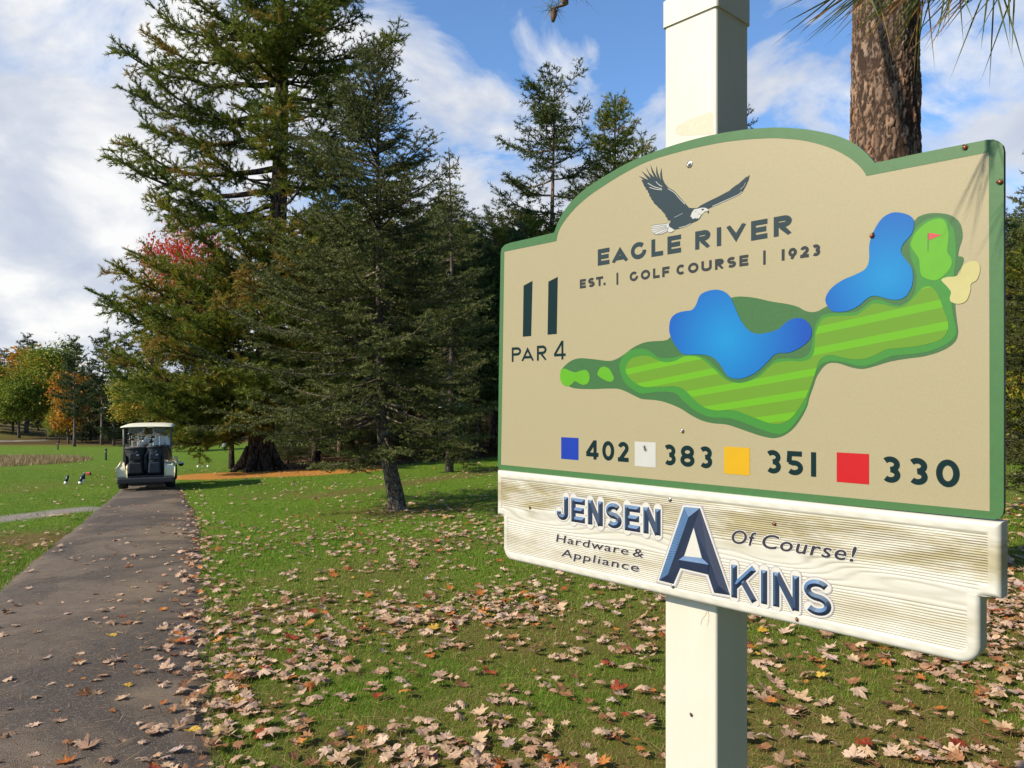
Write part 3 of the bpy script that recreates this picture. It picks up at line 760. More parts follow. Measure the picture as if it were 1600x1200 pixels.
text_line('Appliance', px4(108,0)[0], px4(872,0)[0], b, c, 0.12, 0.006, 'sponsor_tagline_lettering', LW, (m_pad, m_black))
b = 0.5*(S(*px5(270,305), LW)[1]+S(*px5(1270,474), LW)[1]); c = 0.5*(S(*px5(285,172), LW)[1]+S(*px5(1435,340), LW)[1])
for tx_, x0_, x1_ in (('Of', 213, 455), ('Course!', 515, 1442)): text_line(tx_, px5(x0_,0)[0], px5(x1_,0)[0], b, c, 0.22, 0.008, 'sponsor_tagline_lettering', LW, (m_pad, m_black))
bolt(1046.5, 780.5, JW-0.001, jb, 0.0045, True); bolt(1051, 916, JW-0.0005, jb, 0.0045, True)
# ------------------------------------------------------------------ insects on the sign
m_lady = paint('ladybird_shell', (0.16,0.035,0.012), 0.25, 0.3, 500)
m_insect = paint('insect_black', (0.012,0.010,0.010), 0.4)
m_wing = paint('fly_wing', (0.10,0.09,0.08), 0.25)
def frame_at(px, py, w, ang=0):
    u, v = S(px, py, w); c = Wp(u, v, w)
    M = Matrix((Vector(EU), Vector(EV), Vector(EN))).transposed().to_4x4(); M.translation = Vector(c)
    return M @ Matrix.Rotation(ang, 4, 'Z')
def dome(mb, M, c, r, mi=0, n=12, k=6, full=False):
    vs = []; fs = []
    for i in range(k+1):
        a = (math.pi/2)*i/k if not full else math.pi*i/k-math.pi/2
        rr = math.cos(a); z = math.sin(a)
        for j in range(n):
            t = 2*math.pi*j/n
            vs.append(M @ Vector((c[0]+r[0]*rr*math.cos(t), c[1]+r[1]*rr*math.sin(t), c[2]+r[2]*z)))
    for i in range(k):
        for j in range(n):
            fs.append((i*n+j, i*n+(j+1) % n, (i+1)*n+(j+1) % n, (i+1)*n+j))
    mb.add(vs, fs, mi)
def ladybird(px, py, w, ang, label, s=1.0, shell=m_lady):
    M = frame_at(px, py, w, ang); o = M.translation.copy()
    root = empty('ladybird', o); tag(root, label, 'ladybird', 'small beetles resting on the sign')
    q = 0.0036*s
    m = MB(); dome(m, M, (0,0,0.0006), (q,q*1.25,q*0.95)); m.build('wing_case', shell, root, o, smooth=True)
    m = MB(); dome(m, M, (0,q*1.25,0.0007), (q*0.6,q*0.42,q*0.5)); dome(m, M, (0,0,0.0003), (q*0.93,q*1.18,q*0.3)); m.build('head', m_insect, root, o, smooth=True)
    m = MB()
    for sx in (-1, 1):
        for yy in (-0.6, 0.0, 0.6):
            m.tube([M@Vector((sx*q*0.7,yy*q,0.0007)), M@Vector((sx*q*1.15,yy*q*1.2,0.001)), M@Vector((sx*q*1.4,yy*q*1.35,0.0001))], q*0.07, 5)
    m.build('legs', m_insect, root, o)
lw = ((1508,230.5,0.0006,0.5,'ladybird on the green border below the top edge of the board'), (1562.8,284.5,0.0006,1.3,'ladybird at the right edge of the green border'), (1362.6,368.5,0.0016,-0.4,'ladybird on the left shore of the upper blue pond'),
      (828,793.5,JW-0.001,0.3,'ladybird on the white board left of the carved name'), (1210,818.5,JW-0.001,1.5,'ladybird above the slanting words on the white board'), (1245.3,968,JW+0.0003,0.2,'ladybird on the bottom rim of the white board under the last letters'))
for x, y, w, a, lb in lw: ladybird(x, y, w, a, lb, 0.82 if w > 0.01 else 1.0)
for x, y, s_, lb in ((1080.5,1117,0.9,'dark beetle low on the lit face of the cream post'),): ladybird(x, y, PW, 0.8, lb, s_, m_insect)
M = frame_at(1007.5, 699, 0.0006, 0.45); o = M.translation.copy()
fly = empty('housefly', o); tag(fly, 'small dark fly sitting on the white square of the distance key', 'fly')
m = MB(); dome(m, M, (0,0,0.0016), (0.0016,0.0024,0.0014), full=True); dome(m, M, (0,-0.0042,0.0015), (0.0016,0.0028,0.0013), full=True); dome(m, M, (0,0.0034,0.0016), (0.0014,0.0011,0.0012), full=True); m.build('body', m_insect, fly, o, smooth=True)
for sx in (-1, 1):
    m = MB(); pts = [(0,0),(0.0016,-0.003),(0.0026,-0.007),(0.0018,-0.0085),(0.0006,-0.006)]
    m.add([M@Vector((sx*(x+0.0003),y,0.0030)) for x, y in pts], [(0,1,2,3,4)]); m.build('wing', m_wing, fly, o)
m = MB()
for sx in (-1, 1):
    for y0, y1 in ((0.001,0.0045),(-0.0004,0.0),(-0.002,-0.005)): m.tube([M@Vector((sx*0.001,y0,0.001)), M@Vector((sx*0.003,(y0+y1)/2,0.0018)), M@Vector((sx*0.0052,y1,0.0001))], 0.00018, 5)
m.build('legs', m_insect, fly, o)
# ------------------------------------------------------------------ sky, sun, camera
EL = R(36); AZ = R(180+64)                              # sun: behind the camera, to the left
SUN = Vector((math.sin(AZ)*math.cos(EL), math.cos(AZ)*math.cos(EL), math.sin(EL)))
w = bpy.data.worlds.new('World'); SC.world = w; w.use_nodes = True
t = w.node_tree; t.nodes.clear(); n = N(t)
sky = n('ShaderNodeTexSky'); sky.sky_type = 'NISHITA'; sky.sun_disc = False; sky.sun_elevation = EL; sky.sun_rotation = AZ
sky.air_density = 1.0; sky.dust_density = 0.4; sky.ozone_density = 1.6
gen = n('ShaderNodeTexCoord').outputs['Generated']
sp = n('ShaderNodeSeparateXYZ', {0: gen})
zz = math_(n, 'ADD', math_(n, 'MAXIMUM', sp.outputs[2], 0.0), 0.50)
cx = n('ShaderNodeCombineXYZ', {0: math_(n, 'DIVIDE', sp.outputs[0], zz), 1: math_(n, 'DIVIDE', sp.outputs[1], zz), 2: 0.0}).outputs[0]
p1 = mapping(n, cx, (1, 1, 1), (0, 0, R(20)), (3.1, 1.7, 0))
n1 = noise(n, p1, 3.1, 9, 0.56, 0.5)
n2 = noise(n, mapping(n, cx, (1, 1, 1), (0, 0, 0), (7.3, 2.2, 4)), 1.3, 3, 0.5)
sidex = math_(n, 'MULTIPLY', sp.outputs[0], -0.11)                # thicker deck towards the left of the view
hz = math_(n, 'MULTIPLY', math_(n, 'SUBTRACT', 0.34, sp.outputs[2]), 0.35)
cov = math_(n, 'ADD', math_(n, 'ADD', math_(n, 'ADD', n1, math_(n, 'MULTIPLY', math_(n, 'SUBTRACT', n2, 0.5), 0.5)), sidex), hz)
mask = ramp(n, cov, [(0.435, 0.0), (0.485, 0.55), (0.55, 0.96)])
n3 = noise(n, mapping(n, cx, (1, 1, 1), (0, 0, 0), (3.2, 1.55, 0)), 4.2, 8, 0.55, 0.3)
ccol = ramp(n, n3, [(0.32, (3.5, 3.95, 4.9)), (0.48, (4.8, 5.05, 5.6)), (0.62, (6.9, 6.85, 6.7))])
skc = mixc(n, 1.0, sky.outputs['Color'], (0.92, 1.18, 1.45), 'MULTIPLY')
front = math_(n, 'MULTIPLY', math_(n, 'ADD', sp.outputs[1], 0.35), 2.0, True)
fin = mixc(n, math_(n, 'MULTIPLY', mask, front), skc, ccol)
bg = n('ShaderNodeBackground', {'Color': fin, 'Strength': 0.096}); n('ShaderNodeOutputWorld', {'Surface': bg.outputs[0]})
sl = bpy.data.lights.new('sun', 'SUN'); sl.energy = 4.6; sl.angle = R(0.8); sl.color = (1.0, 0.885, 0.69)
so = bpy.data.objects.new('sun', sl); COL.objects.link(so); so.rotation_euler = (-SUN).to_track_quat('-Z', 'Y').to_euler(); so.location = (-8, -6, 12)
cd = bpy.data.cameras.new('camera'); co_ = bpy.data.objects.new('camera', cd); COL.objects.link(co_)
co_.location = (0, 0, EYE); co_.rotation_euler = (R(90), 0, 0)
cd.sensor_width = 36; cd.lens = F/1600*36; cd.shift_y = (HY-600)/1600; cd.clip_start = 0.05; cd.clip_end = 2000
SC.camera = co_
SC.view_settings.view_transform = 'Standard'; SC.view_settings.look = 'None'; SC.view_settings.exposure = 0.6; SC.view_settings.gamma = 1
SC.render.engine = 'CYCLES'
SC.cycles.max_bounces = 6; SC.cycles.diffuse_bounces = 3; SC.cycles.transmission_bounces = 4; SC.cycles.transparent_max_bounces = 6
# ------------------------------------------------------------------ cart path edges
pr = [G(x, y) for x, y in ((345,1200),(330,1053),(321,943),(319,870),(316,833),(304,797),(286,769))]
pl = [G(x, y) for x, y in ((0,918),(47.7,877),(99,837),(154,793),(180,771))]
PRx = [0.55,]+[p[0] for p in pr]+[-9.05,-11.6,-18.0,-26.6]; PRy = [-3.0]+[p[1] for p in pr]+[20.5,26,40,58]
PLx = [-1.75,-3.35]+[p[0] for p in pl]+[-10.35,-13.1,-19.9,-28.5]; PLy = [-3.0,3.4]+[p[1] for p in pl]+[20.5,26,40,58]
def path_r(Y): return np.interp(Y, PRy, PRx)
def path_l(Y): return np.interp(Y, PLy, PLx)
# lawn / forest edge
fe = [G(x, y) for x, y in ((470,738),(560,731),(660,723),(775,715))]
FEx = [-11.5]+[p[0] for p in fe]+[6, 14, 40]; FEy = [24.5]+[p[1] for p in fe]+[26, 22, 20]
nb_ = lambda X, Y, s, sd: (np.sin(X*s+sd)*np.sin(Y*s*1.13+sd*2.1)+np.sin((X+Y)*s*0.61+sd*3.3)*np.sin((X-Y)*s*0.77+sd*0.7))*0.5
def vnoise(X, Y, s, sd=0):
    """value noise on a lattice, 0..1"""
    x = np.asarray(X)*s+sd*17.3; y = np.asarray(Y)*s+sd*9.1
    xi = np.floor(x).astype(np.int64); yi = np.floor(y).astype(np.int64); fx = x-xi; fy = y-yi
    fx = fx*fx*(3-2*fx); fy = fy*fy*(3-2*fy)
    h = lambda a, b: (np.abs(np.sin(a*127.1+b*311.7+sd*74.7)*43758.5453) % 1)
    return (h(xi, yi)*(1-fx)+h(xi+1, yi)*fx)*(1-fy)+(h(xi, yi+1)*(1-fx)+h(xi+1, yi+1)*fx)*fy
def fbm(X, Y, s, sd=0): return 0.5*vnoise(X, Y, s, sd)+0.27*vnoise(X, Y, s*2.1, sd+1)+0.15*vnoise(X, Y, s*4.3, sd+2)+0.08*vnoise(X, Y, s*9, sd+3)
pine_base = G(407, 735); spruce_base = G(620, 797)
ndl_c = G(390, 741)
gr = [G(0, 818), G(0, 806), G(130, 793), G(130, 798)]
dp = G(25, 689)
def regions(X, Y):
    X = np.asarray(X, float); Y = np.asarray(Y, float)
    f = fbm(X, Y, 0.9, 1); f2 = fbm(X, Y, 0.28, 5)
    th = 0.80*(1-sstep(Y, 4.0, 9.5))*sstep(f+0.05*(X+0.45*Y), 0.28, 0.78)
    th = th+0.10*f2+0.28*sstep(f2, 0.60, 0.75)*(1-sstep(Y, 18, 26))
    th = np.maximum(th, 0.8*np.exp(-((X-spruce_base[0])/1.3)**2-((Y-spruce_base[1]+0.2)/0.8)**2)*(0.6+f))
    gp = G(55, 842); th = np.maximum(th, 1.0*np.exp(-((X-gp[0])/1.1)**2-((Y-gp[1])/0.9)**2)*(0.6+0.8*f))
    for (a, b, ww) in ((G(500,775), G(775,735), 0.55),):
        ab = (b-a)[:2]; tt = np.clip(((X-a[0])*ab[0]+(Y-a[1])*ab[1])/(ab@ab), 0, 1)
        dd = np.hypot(X-a[0]-tt*ab[0], Y-a[1]-tt*ab[1]); th = np.maximum(th, 0.75*np.exp(-(dd/ww)**2)*(0.5+f))
    hill = sstep(-X-0.52*Y, 4, 12)*sstep(Y, 64, 78); th = np.maximum(th, 0.95*hill)
    th = np.maximum(th, 0.85*sstep(Y, 58, 63)*(0.4+f))
    # forest floor right of the big pine; orange needles round its foot
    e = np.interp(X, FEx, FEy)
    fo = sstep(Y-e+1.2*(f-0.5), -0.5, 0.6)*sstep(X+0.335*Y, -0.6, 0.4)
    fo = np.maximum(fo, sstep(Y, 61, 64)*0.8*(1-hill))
    nd = 1.35*np.exp(-((X-ndl_c[0]-0.9)/3.3)**4-((Y-ndl_c[1]-0.15*(X-ndl_c[0]))/1.75)**2)
    nd = sstep(nd+0.5*(f-0.5), 0.35, 0.6)
    # gravel strip joining the path, sandy track far left
    a, b = (gr[0]+gr[1])/2, (gr[2]+gr[3])/2; ab = (b-a)[:2]
    tt = np.clip(((X-a[0])*ab[0]+(Y-a[1])*ab[1])/(ab@ab), -1.2, 1); dd = np.hypot(X-a[0]-tt*ab[0], Y-a[1]-tt*ab[1])
    ga = 1-sstep(dd+0.35*(f-0.5), 0.22, 0.5)
    dd = np.abs((Y-dp[1])-0.9*(X-dp[0])); ga = np.maximum(ga, (1-sstep(dd, 0.6, 1.4))*sstep(-X-0.54*Y, 4, 6))
    return np.clip(th, 0, 1), np.clip(nd, 0, 1), np.clip(ga, 0, 1), np.clip(fo, 0, 1)
# ------------------------------------------------------------------ ground sheet
def ground_mat():
    m, t, ns, l = nt('ground_turf'); n = N(t)
    rg = n('ShaderNodeAttribute', attribute_name='reg').outputs['Color']; sc = n('ShaderNodeSeparateColor', {'Color': rg})
    fo = n('ShaderNodeAttribute', attribute_name='forest').outputs['Fac']
    co = n('ShaderNodeTexCoord').outputs['Object']
    a = noise(n, co, 0.9, 6, 0.6); b = noise(n, co, 14, 5, 0.65); c_ = noise(n, co, 120, 4, 0.7); fine = noise(n, mapping(n, co, (1, 0.5, 1)), 420, 3, 0.6)
    g = ramp(n, a, [(0.3, (0.070,0.148,0.008)), (0.7, (0.145,0.262,0.014))])
    g = mixc(n, ramp(n, b, [(0.35, 0), (0.7, 1)]), g, (0.150,0.250,0.022))
    g = mixc(n, ramp(n, c_, [(0.35, 0.75), (0.6, 0)]), g, (0.022,0.042,0.006))
    th = math_(n, 'MULTIPLY', sc.outputs[0], math_(n, 'ADD', 0.35, math_(n, 'MULTIPLY', b, 1.2)), True)
    tc = ramp(n, fine, [(0.3, (0.075,0.052,0.016)), (0.6, (0.18,0.132,0.042)), (0.8, (0.26,0.20,0.085))])
    g = mixc(n, th, g, tc)
    nc = ramp(n, fine, [(0.3, (0.26,0.10,0.018)), (0.55, (0.48,0.22,0.045)), (0.8, (0.56,0.31,0.085))])
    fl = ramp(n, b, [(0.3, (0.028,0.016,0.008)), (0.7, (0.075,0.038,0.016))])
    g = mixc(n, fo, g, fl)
    g = mixc(n, sc.outputs[1], g, nc)
    gc = ramp(n, c_, [(0.3, (0.16,0.14,0.12)), (0.7, (0.38,0.34,0.30))])
    g = mixc(n, sc.outputs[2], g, gc)
    h = math_(n, 'ADD', math_(n, 'MULTIPLY', c_, 0.6), math_(n, 'MULTIPLY', fine, 0.5))
    out(n, princ(n, g, 0.95, bump(n, h, 0.7, 0.03), Specular_IOR_Level=0.12)); return m
m_ground = ground_mat()
ys = np.concatenate([np.linspace(-12, 1.5, 20), np.geomspace(1.7, 70, 250), np.geomspace(74, 700, 24)])
ss = np.linspace(-1, 1, 321); ss = np.sign(ss)*np.abs(ss)**1.25
Yg = np.repeat(ys[:, None], len(ss), 1); half = 9+1.35*np.maximum(Yg, 0); Xg = ss[None, :]*half
Zg = gz(Xg, Yg); Zg = Zg + 0.02*(fbm(Xg, Yg, 1.2, 8)-0.5)*np.clip(1-Yg/30, 0, 1)
inpath = (Xg > path_l(Yg)-0.05) & (Xg < path_r(Yg)+0.05) & (Yg < 58)
Zg = np.where(inpath, gz(Xg, Yg)-0.03, Zg)
idx = np.arange(Yg.size).reshape(Yg.shape)
q = np.stack([idx[:-1, :-1], idx[:-1, 1:], idx[1:, 1:], idx[1:, :-1]], -1).reshape(-1, 4)
me = bpy.data.meshes.new('ground'); me.from_pydata(np.stack([Xg, Yg, Zg], -1).reshape(-1, 3).tolist(), [], q.tolist())
me.polygons.foreach_set('use_smooth', [True]*len(q)); me.materials.append(m_ground)
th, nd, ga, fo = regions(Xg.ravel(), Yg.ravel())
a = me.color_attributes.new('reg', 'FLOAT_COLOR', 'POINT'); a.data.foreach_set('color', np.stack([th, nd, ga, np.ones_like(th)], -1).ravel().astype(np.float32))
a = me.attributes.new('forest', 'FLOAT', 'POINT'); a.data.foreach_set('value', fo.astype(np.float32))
me.update(); gob = obj('ground', me); tag(gob, 'mown golf course turf with brown thatch sloping down to the fairway', None, None, 'structure')
# ------------------------------------------------------------------ asphalt path
def asphalt():
    m, t, ns, l = nt('asphalt'); n = N(t)
    co = n('ShaderNodeTexCoord').outputs['Object']
    a = noise(n, co, 0.7, 5, 0.6, 0.6); b = noise(n, co, 9, 6, 0.7); c_ = noise(n, co, 300, 2, 0.7)
    c = ramp(n, b, [(0.3, (0.108,0.082,0.060)), (0.7, (0.180,0.138,0.102))])
    at_ = n('ShaderNodeAttribute', attribute_name='lane').outputs['Fac']
    wl = math_(n, 'MULTIPLY', ramp(n, at_, [(0.52, 0), (0.66, 1), (0.80, 1), (0.93, 0.3)]), ramp(n, b, [(0.25, 0.3), (0.65, 1)]), True)
    c = mixc(n, math_(n, 'MULTIPLY', wl, 0.75), c, (0.20,0.148,0.090))
    dampc = ramp(n, a, [(0.42, 0.0), (0.56, 0.85)])
    c = mixc(n, dampc, c, (0.050,0.039,0.032))
    st = n('ShaderNodeTexVoronoi', {'Scale': 150.0}); l.new(co, st.inputs['Vector'])
    c = mixc(n, ramp(n, n('ShaderNodeSeparateColor', {'Color': st.outputs['Color']}).outputs[0], [(0.80, 0), (0.92, 0.8)]), c, (0.20,0.17,0.145))
    c = mixc(n, ramp(n, c_, [(0.32, 0.6), (0.5, 0)]), c, (0.035,0.030,0.027))
    vo = n('ShaderNodeTexVoronoi', {'Scale': 1.1}, feature='DISTANCE_TO_EDGE')
    wv = n('ShaderNodeVectorMath', operation='MULTIPLY_ADD'); ns2 = n('ShaderNodeTexNoise', {'Scale': 2.6, 'Detail': 5}); l.new(co, ns2.inputs['Vector']); l.new(ns2.outputs['Color'], wv.inputs[0]); wv.inputs[1].default_value = (0.9, 0.9, 0.9); l.new(co, wv.inputs[2]); l.new(wv.outputs[0], vo.inputs['Vector'])
    ck = math_(n, 'MULTIPLY', ramp(n, vo.outputs['Distance'], [(0.0, 1), (0.012, 0)]), ramp(n, noise(n, co, 0.9, 2), [(0.5, 0), (0.6, 0.8)]))
    c = mixc(n, ck, c, (0.012,0.011,0.010))
    rg = math_(n, 'SUBTRACT', 0.9, math_(n, 'MULTIPLY', dampc, 0.18))
    out(n, princ(n, c, rg, bump(n, math_(n, 'ADD', c_, math_(n, 'MULTIPLY', st.outputs['Distance'], 1.0)), 0.55, 0.006), Specular_IOR_Level=0.3)); return m
yy = np.concatenate([np.linspace(-3, 1.9, 12), np.geomspace(2.0, 58, 260)]); NCp = 26
ll, rr = path_l(yy), path_r(yy)
jl = 0.10*(fbm(yy, yy*0, 2.2, 31)-0.5)+0.05*(vnoise(yy, 0*yy, 9, 3)-0.5); jr = 0.12*(fbm(yy, yy*0, 2.0, 47)-0.5)+0.06*(vnoise(yy, 0*yy, 9, 5)-0.5)
ll = ll+jl; rr = rr+jr
tt = np.linspace(0, 1, NCp)
Xp = ll[:, None]+(rr-ll)[:, None]*tt; Yp = np.repeat(yy[:, None], NCp, 1)
Zp = gz(Xp, Yp)+0.012+0.02*np.sin(tt*np.pi)[None, :]-0.035*np.clip((np.abs(tt-0.5)[None, :]-0.44)/0.06, 0, 1)
idx = np.arange(Xp.size).reshape(Xp.shape)
q = np.stack([idx[:-1, :-1], idx[:-1, 1:], idx[1:, 1:], idx[1:, :-1]], -1).reshape(-1, 4)
me = bpy.data.meshes.new('cart_path'); me.from_pydata(np.stack([Xp, Yp, Zp], -1).reshape(-1, 3).tolist(), [], q.tolist())
me.polygons.foreach_set('use_smooth', [True]*len(q)); me.materials.append(asphalt())
a = me.attributes.new('lane', 'FLOAT', 'POINT'); a.data.foreach_set('value', np.repeat(tt[None, :], len(yy), 0).ravel().astype(np.float32)); me.update()
tag(obj('cart_path', me), 'narrow asphalt cart path with damp patches running away to the golf cart', None, None, 'structure')
# ------------------------------------------------------------------ grass blades
m_grass = foliage('grass_blade', [(0.0, (0.048,0.110,0.006)), (0.40, (0.115,0.225,0.012)), (0.62, (0.180,0.275,0.024)), (0.80, (0.20,0.155,0.040)), (1.0, (0.30,0.225,0.085))], 0.35, 0.6)
def infrustum(X, Y, m=0.12): return np.abs(X) < Y*(0.666+m)+0.3
def blades(N_, y0, y1, hgt, wid, pw=1.0):
    Y = y0+(y1-y0)*RNG.random(N_)**pw; X = (RNG.random(N_)*2-1)*(Y*0.78+0.3)
    ej = 0.02+0.09*vnoise(X*0+Y, Y*0, 5.0, 3)*RNG.random(N_); ok = ~((X > path_l(Y)+ej) & (X < path_r(Y)-ej)); X, Y = X[ok], Y[ok]
    th, nd, ga, fo = regions(X, Y)
    keep = RNG.random(len(X)) > np.maximum(np.maximum(nd, ga*0.9), np.maximum(fo, th*0.45)); X, Y, th = X[keep], Y[keep], th[keep]
    M = len(X); Z = gz(X, Y)+0.02*(fbm(X, Y, 1.2, 8)-0.5)*np.clip(1-Y/30, 0, 1)-0.004
    az = RNG.random(M)*2*np.pi; le = hgt*(0.45+0.9*RNG.random(M))*(1.15-0.4*th); tilt = 0.25+0.95*RNG.random(M)**1.2+0.35*th
    d = np.stack([np.cos(az)*np.sin(tilt), np.sin(az)*np.sin(tilt), np.cos(tilt)], -1)
    sd = np.stack([-np.sin(az), np.cos(az), 0*az], -1)*wid/2
    b = np.stack([X, Y, Z], -1)
    V = np.stack([b-sd, b+sd, b+d*le[:, None]], 1)
    f = fbm(X, Y, 1.5, 12)
    tn = 0.12+0.50*f+0.22*RNG.random(M); tn = np.where(RNG.random(M) < th*0.85, 0.70+0.30*RNG.random(M), tn)
    return V, np.clip(tn, 0, 1)
B = [blades(280000, 2.3, 5.2, 0.031, 0.0042), blades(200000, 5.0, 10, 0.036, 0.0075), blades(150000, 9.6, 27, 0.036, 0.012)]
me = tri_soup('lawn_grass', np.concatenate([b[0] for b in B]), m_grass, np.concatenate([b[1] for b in B]))
tag(obj('lawn_grass', me), 'short mown grass with brown dead blades covering the lawn', 'grass', None, 'stuff')
# tall fescue island on the left
c0 = G(0, 738); c1 = G(112, 726); c2 = G(40, 713)
m_fesc = foliage('tall_dry_grass', [(0, (0.16,0.105,0.05)), (0.5, (0.30,0.21,0.11)), (0.75, (0.42,0.32,0.19)), (1, (0.10,0.12,0.03))], 0.25, 0.7)
cen = np.array([c1[0]-9.0, (c0[1]+c2[1])/2-1.2]); M = 26000
rr_ = np.sqrt(RNG.random(M)); aa = RNG.random(M)*2*np.pi
X = cen[0]+8.2*rr_*np.cos(aa); Y = cen[1]+(c2[1]-c0[1])*0.47*rr_*np.sin(aa)*(0.9+0.2*RNG.random(M))
Z = gz(X, Y)-0.01; az = RNG.random(M)*2*np.pi; tl = 0.1+0.5*RNG.random(M); le = 0.10+0.26*RNG.random(M)*np.clip(1.7-1.0*rr_, 0.4, 1)
d = np.stack([np.cos(az)*np.sin(tl), np.sin(az)*np.sin(tl), np.cos(tl)], -1); sd = np.stack([-np.sin(az), np.cos(az), 0*az], -1)*0.014
b = np.stack([X, Y, Z], -1)
me = tri_soup('tall_grass', np.stack([b-sd, b+sd, b+d*le[:, None]], 1), m_fesc, np.clip(0.1+0.7*RNG.random(M)+0.35*(RNG.random(M) < .12), 0, 1))
tag(obj('tall_grass', me), 'island of tall dry brown grass beside the fairway', 'grass', None, 'stuff')
# pine needle litter: thin strands on path and lawn
M = 9000
Y = 2.4+11*RNG.random(M)**1.7; X = (RNG.random(M)*2-1)*(Y*0.72+0.2)
on = (X > path_l(Y)) & (X < path_r(Y)); kp = RNG.random(M) < np.where(on, 0.30+0.55*(vnoise(X, Y, 0.9, 3) > .6), 0.75); X, Y, on = X[kp], Y[kp], on[kp]; M = len(X)
Z = gz(X, Y)+np.where(on, 0.036, 0.020+0.02*RNG.random(M)); az = RNG.random(M)*2*np.pi; le = 0.05+0.09*RNG.random(M)
d = np.stack([np.cos(az), np.sin(az), 0.12*(RNG.random(M)-0.5)], -1)*le[:, None]; sd = np.stack([-np.sin(az), np.cos(az), 0*az], -1)*(0.0007+0.00022*Y)[:, None]; b = np.stack([X, Y, Z], -1)
V = np.concatenate([np.stack([b-sd, b+sd, b+d+sd*0.5], 1), np.stack([b-sd, b+d+sd*0.5, b+d-sd*0.5], 1)]); tn = RNG.random(M)
m_ndl = foliage('dry_needle', [(0, (0.13,0.065,0.025)), (0.5, (0.30,0.17,0.07)), (1, (0.42,0.29,0.15))], 0.1, 0.6)
me = tri_soup('needle_litter', V, m_ndl, np.concatenate([tn, tn])); tag(obj('needle_litter', me), 'scattered dry pine needles on path and lawn', 'pine needles', None, 'stuff')
# ------------------------------------------------------------------ fallen maple leaves
LEAF = [(0,-.50),(.06,-.28),(.22,-.34),(.30,-.27),(.27,-.15),(.46,-.12),(.50,-.02),(.38,.06),(.55,.22),(.42,.25),(.44,.36),(.28,.30),(.14,.24),(.17,.42),(.09,.44),(0,.62)]
LEAF = LEAF+[(-x, y) for x, y in LEAF[-2:0:-1]]
def leaf_mesh(curl, fold, seed, ovate=False):
    r = np.random.default_rng(seed)
    P = np.array(LEAF, float)
    a_ = np.arctan2(P[:, 1], P[:, 0]); sp_ = r.uniform(.0, .55); P = P*(1-sp_)+sp_*0.36*np.stack([np.cos(a_), np.sin(a_)], -1)
    if ovate:
        a = np.linspace(-np.pi/2, 1.5*np.pi, len(P), endpoint=False); P = np.stack([0.27*np.cos(a)*(1-0.2*np.sin(a)), 0.5*np.sin(a)], -1)
    P = P*(1+0.15*r.normal(size=(len(P), 1)))*np.array([r.uniform(.75, 1.1), 1]); inner = P*0.5; c = np.array([[0, -0.06]])
    A = np.vstack([c, inner, P]); k = len(P)
    ph = r.random()*6.28; q = A[:, 0]*math.cos(ph)+A[:, 1]*math.sin(ph); rr = np.hypot(A[:, 0], A[:, 1])
    zc2 = r.uniform(.35, .75); z = zc2*curl*rr**2*1.5+zc2*fold*np.abs(q)+0.10*np.sin(A[:, 0]*9+ph)*np.sin(A[:, 1]*8+ph*2)*rr+r.normal(size=len(A))*0.022
    V = np.column_stack([A, z-z.min()])
    T = [(0, 1+i, 1+(i+1) % k) for i in range(k)]
    for i in range(k): j = (i+1) % k; T += [(1+i, 1+k+i, 1+k+j), (1+i, 1+k+j, 1+j)]
    return V, np.array(T)
def leaf_mat(name, c, c2):
    m, t, ns, l = nt(name); n = N(t)
    co = n('ShaderNodeTexCoord').outputs['Object']; oi = n('ShaderNodeObjectInfo').outputs['Random']
    at_ = n('ShaderNodeAttribute', attribute_name='tint').outputs['Fac']
    f = noise(n, co, 38, 5, 0.65)
    f = math_(n, 'ADD', f, math_(n, 'MULTIPLY', math_(n, 'SUBTRACT', math_(n, 'FRACT', math_(n, 'ADD', oi, at_)), 0.5), 0.55))
    col = ramp(n, f, [(0.3, c), (0.75, c2)])
    geo = n('ShaderNodeNewGeometry').outputs['Backfacing']
    col = mixc(n, math_(n, 'MULTIPLY', geo, 0.55), col, (0.50,0.36,0.26))
    p = princ(n, col, 0.55, bump(n, f, 0.3, 0.004), Specular_IOR_Level=0.35); tr = n('ShaderNodeBsdfTranslucent', {'Color': col}).outputs[0]
    mx = n('ShaderNodeMixShader', {0: 0.2}); l.new(p, mx.inputs[1]); l.new(tr, mx.inputs[2]); out(n, mx.outputs[0]); return m
LK = [('pale tan', 'tan', leaf_mat('leaf_tan', (0.36,0.22,0.125), (0.58,0.41,0.265)), 0.36), ('pinkish beige', 'beige', leaf_mat('leaf_beige', (0.38,0.235,0.155), (0.60,0.43,0.315)), 0.27),
      ('brown', 'brown', leaf_mat('leaf_brown', (0.16,0.070,0.030), (0.32,0.155,0.070)), 0.20), ('orange', 'orange', leaf_mat('leaf_orange', (0.36,0.11,0.022), (0.52,0.215,0.05)), 0.08),
      ('greyish mauve', 'mauve', leaf_mat('leaf_mauve', (0.34,0.24,0.21), (0.50,0.37,0.33)), 0.05), ('golden yellow', 'yellow', leaf_mat('leaf_yellow', (0.48,0.28,0.03), (0.60,0.40,0.07)), 0.015), ('russet red', 'red', leaf_mat('leaf_red', (0.24,0.035,0.012), (0.38,0.085,0.03)), 0.03)]
SHP = [leaf_mesh(0.35, 0.10, 1), leaf_mesh(-0.45, 0.25, 2), leaf_mesh(0.7, -0.1, 3), leaf_mesh(0.15, 0.55, 4), leaf_mesh(-0.8, 0.1, 5), leaf_mesh(0.4, 0.35, 6, True), leaf_mesh(0.9, 0.5, 7), leaf_mesh(-0.2, 0.8, 8), leaf_mesh(0.2, 0.1, 9), leaf_mesh(0.5, 0.3, 10, True), leaf_mesh(-0.5, 0.0, 11), leaf_mesh(0.1, 1.3, 12), leaf_mesh(1.4, 0.2, 13)]
